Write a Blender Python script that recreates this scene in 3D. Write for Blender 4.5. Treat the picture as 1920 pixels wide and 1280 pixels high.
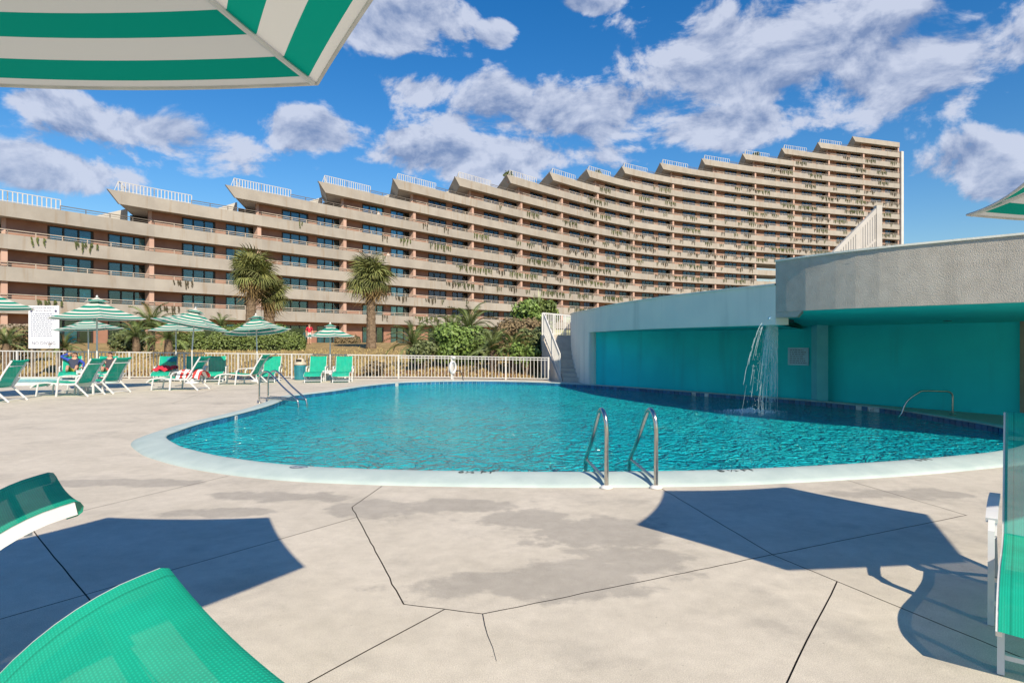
import bpy, bmesh, math, random
from mathutils import Vector, Matrix, Quaternion
from mathutils.geometry import delaunay_2d_cdt
random.seed(7)
R = math.radians
for o in list(bpy.data.objects): bpy.data.objects.remove(o)
scene = bpy.context.scene
col = scene.collection

# ------------------------------------------------------------------ camera
H, F = 1.55, 1200.0
cam_d = bpy.data.cameras.new('camera'); cam = bpy.data.objects.new('camera', cam_d); col.objects.link(cam)
cam.location = (0, 0, H); cam.rotation_euler = (R(90), 0, 0)
cam_d.sensor_width = 36; cam_d.lens = 36 * F / 1920; cam_d.clip_start = .05; cam_d.clip_end = 8000
scene.camera = cam
def P(px, py, Y): return Vector(((px - 960) / F * Y, Y, H - (py - 640) / F * Y))
def G(px, py, z=0.): Y = (H - z) * F / (py - 640); return P(px, py, Y)

# ------------------------------------------------------------------ sun, sky, exposure
SUN_EL, SUN_AZ = R(38), R(24)            # light travels toward +Y and a little to -X
L = Vector((-math.sin(SUN_AZ) * math.cos(SUN_EL), math.cos(SUN_AZ) * math.cos(SUN_EL), -math.sin(SUN_EL)))
sd = bpy.data.lights.new('sun', 'SUN'); sun = bpy.data.objects.new('sun', sd); col.objects.link(sun)
sd.energy = 4.6; sd.angle = R(.5); sd.color = (1., .86, .66)
sun.rotation_euler = L.to_track_quat('-Z', 'Y').to_euler(); sun.location = (10, -20, 30)
vs = scene.view_settings
vs.view_transform = 'Standard'; vs.look = 'None'; vs.gamma = 1; vs.exposure = 0.53; vs.use_curve_mapping = False
scene.render.resolution_x, scene.render.resolution_y = 1024, 682

world = bpy.data.worlds.new('World'); scene.world = world; world.use_nodes = True
def build_world():
    nt = world.node_tree; nt.nodes.clear(); N = nt.nodes; K = nt.links.new
    def nd(t, **kw):
        n = N.new(t)
        for k, v in kw.items(): setattr(n, k, v)
        return n
    def val(s, x):
        if hasattr(x, 'is_output'): K(x, s)
        else: s.default_value = x
    def m(op, a, b=0., c=0., clamp=False):
        n = nd('ShaderNodeMath', operation=op, use_clamp=clamp); val(n.inputs[0], a); val(n.inputs[1], b); val(n.inputs[2], c); return n.outputs[0]
    def smooth(x, a, b):
        n = nd('ShaderNodeMapRange', interpolation_type='SMOOTHSTEP'); val(n.inputs[0], x); n.inputs[1].default_value = a; n.inputs[2].default_value = b; return n.outputs[0]
    sky = nd('ShaderNodeTexSky', sky_type='NISHITA', sun_disc=False, sun_elevation=SUN_EL, sun_rotation=math.atan2(-L.x, -L.y))
    sky.air_density = 1.3; sky.dust_density = .25; sky.ozone_density = 3.0
    hs = nd('ShaderNodeHueSaturation'); hs.inputs['Saturation'].default_value = 1.44; hs.inputs['Value'].default_value = .82; K(sky.outputs[0], hs.inputs['Color'])
    tint = nd('ShaderNodeMix', data_type='RGBA', blend_type='MULTIPLY'); tint.inputs[0].default_value = 1; K(hs.outputs[0], tint.inputs[6]); tint.inputs[7].default_value = (.86, .96, 1.14, 1)
    tc = nd('ShaderNodeTexCoord'); sp = nd('ShaderNodeSeparateXYZ'); K(tc.outputs['Generated'], sp.inputs[0])
    az = m('ARCTAN2', sp.outputs[0], sp.outputs[1]); el = m('ARCSINE', sp.outputs[2])
    cb = nd('ShaderNodeCombineXYZ'); K(az, cb.inputs[0]); K(el, cb.inputs[1])
    blobs = [(1440,100,400,115),(1720,130,300,110),(1080,215,340,80),(775,165,110,46),(735,40,150,80),(270,245,260,66),(90,315,200,52),
             (930,290,340,62),(1840,310,130,85),(935,62,46,24),(1115,6,60,20),(60,190,100,38),(600,248,140,48),(1340,235,220,50)]
    blob = None
    for px, py, rx, ry in blobs:
        a = math.atan((px - 960) / F); ca = math.cos(a); e = math.atan((640 - py) / F * ca)
        q = nd('ShaderNodeVectorMath', operation='MULTIPLY_ADD'); K(cb.outputs[0], q.inputs[0]); kx, ky = F / (rx * ca * ca), F / (ry * ca)
        q.inputs[1].default_value = (kx, ky, 0); q.inputs[2].default_value = (-a * kx, -e * ky, 0)
        l = nd('ShaderNodeVectorMath', operation='LENGTH'); K(q.outputs[0], l.inputs[0])
        blob = l.outputs['Value'] if blob is None else m('MINIMUM', blob, l.outputs['Value'])
    blob = m('SUBTRACT', 1.0, blob)
    # sparser cumulus around the dome, thinned out of view so shadows turn bluer
    n0 = nd('ShaderNodeTexNoise', noise_dimensions='2D'); n0.inputs['Scale'].default_value = 2.3; n0.inputs['Detail'].default_value = 1; K(cb.outputs[0], n0.inputs['Vector'])
    blob = m('MAXIMUM', blob, m('MULTIPLY_ADD', n0.outputs['Fac'], 4.0, -2.7))
    def puff(elv):
        cv = nd('ShaderNodeCombineXYZ'); K(az, cv.inputs[0]); val(cv.inputs[1], m('MULTIPLY', elv, 1.6))
        n1 = nd('ShaderNodeTexNoise', noise_dimensions='2D'); n1.inputs['Scale'].default_value = 7; n1.inputs['Detail'].default_value = 7; n1.inputs['Roughness'].default_value = .60; n1.inputs['Distortion'].default_value = .2
        K(cv.outputs[0], n1.inputs['Vector']); return n1.outputs['Fac']
    na = puff(el); nb = puff(m('ADD', el, .022))
    d0 = m('ADD', blob, m('MULTIPLY_ADD', na, 2.6, -1.40))
    mask = smooth(d0, 0., .36)
    lit = m('MULTIPLY_ADD', m('SUBTRACT', na, nb), 4.4, .64)
    lit = m('SUBTRACT', lit, m('MULTIPLY', smooth(d0, .45, 1.5), .38), clamp=True)
    cr = nd('ShaderNodeMix', data_type='RGBA'); K(lit, cr.inputs[0]); cr.inputs[6].default_value = (1.6, 2.2, 3.7, 1); cr.inputs[7].default_value = (4.6, 5.0, 6.1, 1)
    mx = nd('ShaderNodeMix', data_type='RGBA'); K(m('MULTIPLY', mask, .93), mx.inputs[0]); K(tint.outputs[2], mx.inputs[6]); K(cr.outputs[2], mx.inputs[7])
    bg = nd('ShaderNodeBackground'); bg.inputs[1].default_value = .094; K(mx.outputs[2], bg.inputs[0])
    out = nd('ShaderNodeOutputWorld'); K(bg.outputs[0], out.inputs[0])
build_world()
world.cycles.sampling_method = 'MANUAL'; world.cycles.sample_map_resolution = 512

# ------------------------------------------------------------------ materials
MATS = {}
def mat(name, c1, c2=None, scale=6., rough=.7, metal=0., bump=0., bscale=None, spec=.5, detail=5., lo=.35, hi=.65, coords='pos', stretch=(1,1,1), rnd=0., extra=None):
    m = bpy.data.materials.new(name); m.use_nodes = True; nt = m.node_tree; N = nt.nodes; K = nt.links.new
    b = N['Principled BSDF']; b.inputs['Roughness'].default_value = rough; b.inputs['Metallic'].default_value = metal; b.inputs['Specular IOR Level'].default_value = spec
    if coords == 'pos': v = N.new('ShaderNodeNewGeometry').outputs['Position']
    else: v = N.new('ShaderNodeTexCoord').outputs['Object']
    if stretch != (1,1,1):
        q = N.new('ShaderNodeVectorMath'); q.operation = 'MULTIPLY'; K(v, q.inputs[0]); q.inputs[1].default_value = stretch; v = q.outputs[0]
    n = N.new('ShaderNodeTexNoise'); n.inputs['Scale'].default_value = scale; n.inputs['Detail'].default_value = detail; K(v, n.inputs['Vector'])
    r = N.new('ShaderNodeValToRGB'); K(n.outputs['Fac'], r.inputs[0])
    c2 = c2 or tuple(x * .82 for x in c1)
    r.color_ramp.elements[0].position = lo; r.color_ramp.elements[1].position = hi
    r.color_ramp.elements[0].color = (*c2, 1); r.color_ramp.elements[1].color = (*c1, 1)
    out = r.outputs[0]
    if rnd:
        oi = N.new('ShaderNodeObjectInfo'); mr = N.new('ShaderNodeMapRange'); K(oi.outputs['Random'], mr.inputs[0]); mr.inputs[3].default_value = 1 - rnd; mr.inputs[4].default_value = 1 + rnd
        q = N.new('ShaderNodeVectorMath'); q.operation = 'SCALE'; K(out, q.inputs[0]); K(mr.outputs[0], q.inputs['Scale']); out = q.outputs[0]
    if extra: out = extra(nt, v, out)
    K(out, b.inputs['Base Color'])
    if bump:
        n2 = N.new('ShaderNodeTexNoise'); n2.inputs['Scale'].default_value = bscale or scale * 6; n2.inputs['Detail'].default_value = 4; K(v, n2.inputs['Vector'])
        bp = N.new('ShaderNodeBump'); bp.inputs['Strength'].default_value = 1; bp.inputs['Distance'].default_value = bump; K(n2.outputs['Fac'], bp.inputs['Height']); K(bp.outputs[0], b.inputs['Normal'])
    MATS[name] = m; return m

def stains(nt, v, c):
    N = nt.nodes; K = nt.links.new
    def math_(op, a, b):
        n = N.new('ShaderNodeMath'); n.operation = op
        for i, x in enumerate((a, b)):
            if hasattr(x, 'is_output'): K(x, n.inputs[i])
            else: n.inputs[i].default_value = x
        return n.outputs[0]
    acc = None
    for px, py, rx, ry in [(715,955,.50,.5),(860,948,.75,.34),(1000,975,.62,.45),(1120,1000,.80,.65),(1190,1050,.50,.50),(970,1100,.95,.30),(1110,1070,.55,.38),(540,930,.9,.26),(250,905,1.3,.25),(1700,925,1.1,.28),(430,960,.7,.2)]:
        g = G(px, py)
        s = N.new('ShaderNodeVectorMath'); s.operation = 'SUBTRACT'; K(v, s.inputs[0]); s.inputs[1].default_value = g
        q = N.new('ShaderNodeVectorMath'); q.operation = 'MULTIPLY'; K(s.outputs[0], q.inputs[0]); q.inputs[1].default_value = (1 / rx, 1 / ry, 0)
        l = N.new('ShaderNodeVectorMath'); l.operation = 'LENGTH'; K(q.outputs[0], l.inputs[0])
        b = math_('SUBTRACT', 1.0, l.outputs['Value']); acc = b if acc is None else math_('MAXIMUM', acc, b)
    n = N.new('ShaderNodeTexNoise'); n.inputs['Scale'].default_value = 2.2; n.inputs['Detail'].default_value = 8; n.inputs['Roughness'].default_value = .62; K(v, n.inputs['Vector'])
    f = math_('ADD', acc, math_('MULTIPLY', math_('SUBTRACT', n.outputs['Fac'], .5), 2.4))
    mr = N.new('ShaderNodeMapRange'); mr.interpolation_type = 'SMOOTHSTEP'; K(f, mr.inputs[0]); mr.inputs[1].default_value = .10; mr.inputs[2].default_value = .42; mr.inputs[4].default_value = .50
    # streaky wear farther out
    n3 = N.new('ShaderNodeTexNoise'); n3.inputs['Scale'].default_value = .9; n3.inputs['Detail'].default_value = 9; n3.inputs['Roughness'].default_value = .65; K(v, n3.inputs['Vector'])
    mr3 = N.new('ShaderNodeMapRange'); mr3.interpolation_type = 'SMOOTHSTEP'; K(n3.outputs['Fac'], mr3.inputs[0]); mr3.inputs[1].default_value = .50; mr3.inputs[2].default_value = .72; mr3.inputs[4].default_value = .40
    nf = N.new('ShaderNodeTexNoise'); nf.inputs['Scale'].default_value = 170; nf.inputs['Detail'].default_value = 2; K(v, nf.inputs['Vector'])
    mf = N.new('ShaderNodeMapRange'); K(nf.outputs['Fac'], mf.inputs[0]); mf.inputs[1].default_value = .3; mf.inputs[2].default_value = .7; mf.inputs[3].default_value = .78; mf.inputs[4].default_value = 1.16
    mx = N.new('ShaderNodeMix'); mx.data_type = 'RGBA'; K(math_('MAXIMUM', mr.outputs[0], mr3.outputs[0]), mx.inputs[0]); K(c, mx.inputs[6]); mx.inputs[7].default_value = (.25, .235, .215, 1)
    nm = N.new('ShaderNodeTexNoise'); nm.inputs['Scale'].default_value = 7; nm.inputs['Detail'].default_value = 9; nm.inputs['Roughness'].default_value = .7; K(v, nm.inputs['Vector'])
    mm = N.new('ShaderNodeMapRange'); K(nm.outputs['Fac'], mm.inputs[0]); mm.inputs[1].default_value = .3; mm.inputs[2].default_value = .7; mm.inputs[3].default_value = .88; mm.inputs[4].default_value = 1.08
    vo = N.new('ShaderNodeTexVoronoi'); vo.inputs['Scale'].default_value = 9; K(v, vo.inputs['Vector'])
    pit = N.new('ShaderNodeMapRange'); K(vo.outputs['Distance'], pit.inputs[0]); pit.inputs[1].default_value = .035; pit.inputs[2].default_value = .06; pit.inputs[3].default_value = .72; pit.inputs[4].default_value = 1.
    q = N.new('ShaderNodeVectorMath'); q.operation = 'SCALE'; K(mx.outputs[2], q.inputs[0]); K(math_('MULTIPLY', math_('MULTIPLY', mf.outputs[0], mm.outputs[0]), pit.outputs[0]), q.inputs['Scale'])
    return q.outputs[0]

def streak_fn(colr, amt, lo=.54, hi=.72):
    return lambda nt, v, c: streaks(nt, v, c, colr, amt, lo, hi)
def streaks(nt, v, c, colr=(.27, .20, .13), amt=.42, lo=.54, hi=.72):
    N = nt.nodes; K = nt.links.new
    q = N.new('ShaderNodeVectorMath'); q.operation = 'MULTIPLY'; K(v, q.inputs[0]); q.inputs[1].default_value = (1.1, 1.1, .12)
    n = N.new('ShaderNodeTexNoise'); n.inputs['Scale'].default_value = 1.6; n.inputs['Detail'].default_value = 5; K(q.outputs[0], n.inputs['Vector'])
    mr = N.new('ShaderNodeMapRange'); mr.interpolation_type = 'SMOOTHSTEP'; K(n.outputs['Fac'], mr.inputs[0]); mr.inputs[1].default_value = lo; mr.inputs[2].default_value = hi; mr.inputs[4].default_value = amt
    mx = N.new('ShaderNodeMix'); mx.data_type = 'RGBA'; K(mr.outputs[0], mx.inputs[0]); K(c, mx.inputs[6]); mx.inputs[7].default_value = (*colr, 1)
    return mx.outputs[2]

mat('deck', (.60,.55,.465), (.535,.49,.41), scale=1.3, rough=.85, bump=.0016, bscale=130, rnd=.03, extra=stains, spec=.25)
mat('sealant', (.05,.04,.035), scale=9, rough=.9)
mat('coping', (.44,.53,.51), (.37,.46,.45), scale=3, rough=.7, bump=.003, bscale=40)
mat('basin', (.50,.72,.74), (.42,.64,.68), scale=4, rough=.8)
mat('tile', (.03,.18,.32), (.02,.12,.25), scale=9, rough=.25, coords='obj', rnd=.25)
mat('marker_tile', (.72,.72,.70), scale=9, rough=.3)
mat('black_paint', (.02,.02,.022), scale=9, rough=.6)
mat('lawn', (.40,.29,.14), (.24,.18,.085), scale=1.2, rough=1., bump=.06, bscale=14, detail=10, spec=.1)
mat('mulch', (.27,.15,.08), (.13,.07,.04), scale=8, rough=1., bump=.05, bscale=30, spec=.1)
mat('fascia', (.37,.35,.315), (.32,.30,.27), scale=.6, rough=.9, bump=.01, bscale=8, rnd=.05, extra=streaks, spec=.2)
mat('slab', (.46,.42,.36), (.40,.36,.31), scale=.8, rough=.9, spec=.2)
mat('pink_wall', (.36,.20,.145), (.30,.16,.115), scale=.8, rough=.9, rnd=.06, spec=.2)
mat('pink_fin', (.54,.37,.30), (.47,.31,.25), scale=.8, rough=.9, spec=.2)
mat('white_wall', (.58,.58,.57), (.50,.50,.49), scale=.7, rough=.8)
mat('dark_frame', (.03,.028,.025), scale=3, rough=.5)
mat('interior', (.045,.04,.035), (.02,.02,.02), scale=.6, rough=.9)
mat('curtain', (.10,.70,.74), (.06,.58,.64), scale=9, rough=.9, stretch=(1,1,.05), rnd=.25)
mat('curtain_pale', (.52,.56,.54), (.42,.47,.46), scale=9, rough=.9, stretch=(1,1,.05), rnd=.25)
mat('rail_beige', (.48,.42,.35), scale=3, rough=.6)
mat('rail_dark', (.16,.14,.12), scale=3, rough=.6)
mat('rail_white', (.58,.58,.57), (.52,.52,.51), scale=3, rough=.5)
mat('screen', (.44,.43,.41), (.38,.37,.35), scale=3, rough=.6)
mat('white_metal', (.64,.65,.66), (.58,.59,.60), scale=5, rough=.4)
mat('stucco', (.50,.47,.42), (.44,.41,.365), scale=5, rough=.95, bump=.018, bscale=75, spec=.15, extra=streak_fn((.30,.28,.25), .5, .5, .74))
mat('smooth_stucco', (.80,.78,.69), (.73,.73,.66), scale=1.2, rough=.9, bump=.004, bscale=24, spec=.2, extra=streak_fn((.48,.50,.45), .5, .5, .75))
mat('teal_wall', (.025,.74,.76), (.02,.64,.68), scale=.7, rough=.8, spec=.3, extra=streak_fn((.03,.42,.45), .55, .5, .75), bump=.002, bscale=30)
mat('soffit', (.03,.74,.66), (.025,.66,.60), scale=.9, rough=.8, spec=.3)
mat('pale_teal', (.16,.62,.70), (.13,.55,.64), scale=2, rough=.7)
mat('door', (.36,.29,.20), (.30,.24,.165), scale=2, rough=.6)
mat('step', (.54,.50,.44), (.46,.42,.37), scale=3, rough=.9)
mat('steel', (.62,.60,.56), (.52,.50,.46), scale=20, rough=.22, metal=1., spec=.5)
mat('bin_blue', (.03,.24,.30), (.025,.19,.25), scale=6, rough=.5, bump=.01, bscale=20)
mat('bin_lid', (.52,.46,.37), scale=6, rough=.6)
mat('sign_white', (.74,.76,.80), (.68,.70,.75), scale=3, rough=.4)
mat('sign_text', (.10,.11,.20), scale=3, rough=.6)
mat('small_print', (.20,.22,.32), scale=3, rough=.6)
mat('sign_blue', (.46,.70,.84), (.40,.63,.78), scale=3, rough=.5)
mat('trunk', (.24,.18,.125), (.13,.095,.065), scale=7, rough=1., bump=.05, bscale=22, coords='obj', spec=.1)
mat('frond', (.24,.245,.085), (.11,.14,.04), scale=2.5, rough=.6, coords='obj', rnd=.35, spec=.3)
mat('frond_dry', (.30,.22,.10), (.19,.13,.06), scale=2.5, rough=.8, coords='obj', rnd=.25, spec=.2)
mat('sago', (.15,.20,.06), (.065,.10,.03), scale=2.5, rough=.45, coords='obj', rnd=.4, spec=.5)
mat('hedge', (.16,.22,.05), (.07,.11,.025), scale=5, rough=.6, detail=8)
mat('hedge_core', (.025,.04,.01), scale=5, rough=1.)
mat('shrub_bright', (.19,.29,.06), (.08,.14,.03), scale=4, rough=.6, detail=8)
mat('shrub_brown', (.27,.20,.11), (.13,.10,.05), scale=4, rough=.8, detail=8)
mat('shrub_dark', (.17,.21,.075), (.075,.10,.035), scale=4, rough=.6, detail=8)
mat('vine', (.105,.13,.03), (.04,.055,.015), scale=5, rough=.8, coords='obj', rnd=.35)
mat('vine_dry', (.11,.09,.055), (.045,.04,.025), scale=5, rough=.9, coords='obj', rnd=.35)
mat('old_wood', (.36,.31,.25), (.26,.22,.17), scale=4, rough=.9)
mat('skin', (.55,.32,.22), (.48,.27,.18), scale=8, rough=.55)
mat('hair', (.05,.025,.015), scale=20, rough=.6)
mat('blue_jacket', (.03,.07,.42), (.02,.05,.3), scale=14, rough=.8)
mat('navy_shirt', (.035,.045,.085), scale=14, rough=.8)
mat('yellow_shorts', (.42,.36,.04), (.20,.22,.05), scale=18, rough=.8)
mat('red_cloth', (.55,.03,.06), (.42,.02,.04), scale=14, rough=.9)
mat('white_cloth', (.64,.63,.61), scale=10, rough=.9)
mat('dark_cloth', (.05,.05,.06), scale=10, rough=.9)
mat('towel_teal', (.02,.22,.30), scale=14, rough=.95)
mat('foam', (.82,.86,.9), scale=20, rough=.6)
mat('sensor_black', (.02,.02,.02), scale=9, rough=.4)
mat('sensor_green', (.02,.25,.08), scale=9, rough=.4)
mat('grass_blade', (.42,.32,.14), (.25,.21,.085), scale=3, rough=.9)

def glass_mat():
    m = bpy.data.materials.new('window_glass'); m.use_nodes = True; nt = m.node_tree; N = nt.nodes; K = nt.links.new; N.remove(N['Principled BSDF'])
    t = N.new('ShaderNodeBsdfTransparent'); t.inputs[0].default_value = (.75, .92, .93, 1)
    g = N.new('ShaderNodeBsdfGlossy'); g.inputs['Roughness'].default_value = .04; g.inputs[0].default_value = (.75, .92, 1, 1)
    f = N.new('ShaderNodeFresnel'); f.inputs[0].default_value = 1.5
    a = N.new('ShaderNodeMath'); a.operation = 'MULTIPLY_ADD'; a.inputs[1].default_value = 1.; a.inputs[2].default_value = .05; K(f.outputs[0], a.inputs[0])
    mx = N.new('ShaderNodeMixShader'); K(a.outputs[0], mx.inputs[0]); K(t.outputs[0], mx.inputs[1]); K(g.outputs[0], mx.inputs[2]); K(mx.outputs[0], N['Material Output'].inputs[0]); MATS['glass'] = m
glass_mat()

def water_mat(name='water', base=(.012,.46,.52), deep=(.005,.38,.47), trans=.08, amp=.34, sc=2.0):
    m = bpy.data.materials.new(name); m.use_nodes = True; nt = m.node_tree; N = nt.nodes; K = nt.links.new; b = N['Principled BSDF']
    v = N.new('ShaderNodeNewGeometry').outputs['Position']
    def noise(s, d, dist=0., stretch=(1, 1, 1)):
        q = N.new('ShaderNodeVectorMath'); q.operation = 'MULTIPLY'; K(v, q.inputs[0]); q.inputs[1].default_value = stretch
        n = N.new('ShaderNodeTexNoise'); n.inputs['Scale'].default_value = s; n.inputs['Detail'].default_value = d; n.inputs['Distortion'].default_value = dist; K(q.outputs[0], n.inputs['Vector']); return n.outputs['Fac']
    big = noise(.35, 3)
    r = N.new('ShaderNodeValToRGB'); K(big, r.inputs[0]); r.color_ramp.elements[0].position = .35; r.color_ramp.elements[1].position = .65; r.color_ramp.elements[0].color = (*deep, 1); r.color_ramp.elements[1].color = (*base, 1)
    K(r.outputs[0], b.inputs['Base Color']); b.inputs['Roughness'].default_value = .06; b.inputs['Specular IOR Level'].default_value = .5; b.inputs['IOR'].default_value = 1.33
    w1 = noise(sc, 3, 1.6, (1.0, .8, 1)); w2 = noise(sc * 2.6, 2, 1.0, (1, .9, 1))
    def crest(x):
        q = N.new('ShaderNodeMath'); q.operation = 'SUBTRACT'; K(x, q.inputs[0]); q.inputs[1].default_value = .5
        p = N.new('ShaderNodeMath'); p.operation = 'ABSOLUTE'; K(q.outputs[0], p.inputs[0]); r_ = N.new('ShaderNodeMath'); r_.operation = 'MULTIPLY'; K(p.outputs[0], r_.inputs[0]); r_.inputs[1].default_value = -1.6; return r_.outputs[0]
    w1 = crest(w1); w2 = crest(w2)
    a = N.new('ShaderNodeMath'); a.operation = 'MULTIPLY_ADD'; K(w2, a.inputs[0]); a.inputs[1].default_value = .55; K(w1, a.inputs[2])
    bp = N.new('ShaderNodeBump'); bp.inputs['Strength'].default_value = 1.; bp.inputs['Distance'].default_value = amp; K(a.outputs[0], bp.inputs['Height']); K(bp.outputs[0], b.inputs['Normal'])
    t = N.new('ShaderNodeBsdfTransparent'); t.inputs[0].default_value = (.45, .92, .96, 1)
    mx = N.new('ShaderNodeMixShader'); mx.inputs[0].default_value = trans; K(b.outputs[0], mx.inputs[1]); K(t.outputs[0], mx.inputs[2]); K(mx.outputs[0], N['Material Output'].inputs[0]); MATS[name] = m
water_mat()

def fall_mat():
    m = bpy.data.materials.new('falling_water'); m.use_nodes = True; nt = m.node_tree; N = nt.nodes; K = nt.links.new; b = N['Principled BSDF']
    b.inputs['Base Color'].default_value = (.75, .88, .92, 1); b.inputs['Roughness'].default_value = .15
    t = N.new('ShaderNodeBsdfTransparent'); mx = N.new('ShaderNodeMixShader'); mx.inputs[0].default_value = .45
    K(b.outputs[0], mx.inputs[1]); K(t.outputs[0], mx.inputs[2]); K(mx.outputs[0], N['Material Output'].inputs[0]); MATS['fall'] = m
fall_mat()

def fabric(name, green=(.0,.30,.21), white=(.70,.68,.62), stripe=None, sling=False, rim=.35):
    """woven cloth; a share of the light comes through. stripes run along UV v (metres from the rim)"""
    m = bpy.data.materials.new(name); m.use_nodes = True; nt = m.node_tree; N = nt.nodes; K = nt.links.new; b = N['Principled BSDF']
    b.inputs['Roughness'].default_value = .85; b.inputs['Specular IOR Level'].default_value = .15
    uv = N.new('ShaderNodeUVMap'); uv.uv_map = 'UVMap'; sp = N.new('ShaderNodeSeparateXYZ'); K(uv.outputs[0], sp.inputs[0])
    if stripe:
        a = N.new('ShaderNodeMath'); a.operation = 'MULTIPLY_ADD'; K(sp.outputs[1], a.inputs[0]); a.inputs[1].default_value = 1 / stripe; a.inputs[2].default_value = rim
        fr = N.new('ShaderNodeMath'); fr.operation = 'FRACT'; K(a.outputs[0], fr.inputs[0])
        gt = N.new('ShaderNodeMath'); gt.operation = 'GREATER_THAN'; K(fr.outputs[0], gt.inputs[0]); gt.inputs[1].default_value = .5
        mx = N.new('ShaderNodeMix'); mx.data_type = 'RGBA'; K(gt.outputs[0], mx.inputs[0]); mx.inputs[6].default_value = (*white, 1); mx.inputs[7].default_value = (*green, 1); c = mx.outputs[2]
    else:
        w = N.new('ShaderNodeTexWave'); w.inputs['Scale'].default_value = 32; w.inputs['Distortion'].default_value = 1.; K(uv.outputs[0], w.inputs['Vector'])
        w2 = N.new('ShaderNodeTexWave'); w2.bands_direction = 'Y'; w2.inputs['Scale'].default_value = 48; w2.inputs['Distortion'].default_value = .6; K(uv.outputs[0], w2.inputs['Vector'])
        ad = N.new('ShaderNodeMath'); ad.operation = 'MULTIPLY'; K(w.outputs['Fac'], ad.inputs[0]); K(w2.outputs['Fac'], ad.inputs[1])
        mx = N.new('ShaderNodeMix'); mx.data_type = 'RGBA'; K(ad.outputs[0], mx.inputs[0]); mx.inputs[6].default_value = (*[x * .82 for x in green], 1); mx.inputs[7].default_value = (*[min(1, x * 1.15) for x in green], 1); c = mx.outputs[2]
        bp = N.new('ShaderNodeBump'); bp.inputs['Strength'].default_value = .5; bp.inputs['Distance'].default_value = .002; K(ad.outputs[0], bp.inputs['Height']); K(bp.outputs[0], b.inputs['Normal'])
    if not stripe:
        ax = N.new('ShaderNodeMath'); ax.operation = 'ABSOLUTE'; K(sp.outputs[0], ax.inputs[0])
        cp = N.new('ShaderNodeMath'); cp.operation = 'COMPARE'; K(ax.outputs[0], cp.inputs[0]); cp.inputs[1].default_value = .272; cp.inputs[2].default_value = .0035
        nz = N.new('ShaderNodeTexNoise'); nz.inputs['Scale'].default_value = 5; nz.inputs['Detail'].default_value = 6; K(uv.outputs[0], nz.inputs['Vector'])
        fd = N.new('ShaderNodeMapRange'); K(nz.outputs['Fac'], fd.inputs[0]); fd.inputs[1].default_value = .3; fd.inputs[2].default_value = .7; fd.inputs[3].default_value = .86; fd.inputs[4].default_value = 1.1
        sb = N.new('ShaderNodeMath'); sb.operation = 'MULTIPLY_ADD'; K(cp.outputs[0], sb.inputs[0]); sb.inputs[1].default_value = -.3; K(fd.outputs[0], sb.inputs[2])
        sc_ = N.new('ShaderNodeVectorMath'); sc_.operation = 'SCALE'; K(c, sc_.inputs[0]); K(sb.outputs[0], sc_.inputs['Scale']); c = sc_.outputs[0]
    K(c, b.inputs['Base Color'])
    tl = N.new('ShaderNodeBsdfTranslucent'); K(c, tl.inputs[0])
    ms = N.new('ShaderNodeMixShader'); ms.inputs[0].default_value = .30 if stripe else .25; K(b.outputs[0], ms.inputs[1]); K(tl.outputs[0], ms.inputs[2]); o = ms.outputs[0]
    if sling:
        tr = N.new('ShaderNodeBsdfTransparent'); m3 = N.new('ShaderNodeMixShader'); m3.inputs[0].default_value = sling; K(o, m3.inputs[1]); K(tr.outputs[0], m3.inputs[2]); o = m3.outputs[0]
    K(o, N['Material Output'].inputs[0]); MATS[name] = m
fabric('canopy', stripe=.215, rim=.32)
fabric('canopy_far', stripe=.24, green=(.0,.27,.20))
fabric('sling', green=(.012,.50,.34), sling=.06)
fabric('sling_mesh', green=(.012,.46,.40), sling=.24)

def stripe_towel():
    m = bpy.data.materials.new('striped_towel'); m.use_nodes = True; nt = m.node_tree; N = nt.nodes; K = nt.links.new; b = N['Principled BSDF']; b.inputs['Roughness'].default_value = .95
    tc = N.new('ShaderNodeTexCoord'); w = N.new('ShaderNodeTexWave'); w.inputs['Scale'].default_value = 1.6; w.inputs['Distortion'].default_value = .5; K(tc.outputs['Object'], w.inputs['Vector'])
    r = N.new('ShaderNodeValToRGB'); r.color_ramp.interpolation = 'CONSTANT'; r.color_ramp.elements[0].color = (.75,.74,.72,1); r.color_ramp.elements[1].position = .55; r.color_ramp.elements[1].color = (.50,.05,.05,1)
    K(w.outputs['Fac'], r.inputs[0]); K(r.outputs[0], b.inputs['Base Color']); MATS['striped_towel'] = m
stripe_towel()

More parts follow.
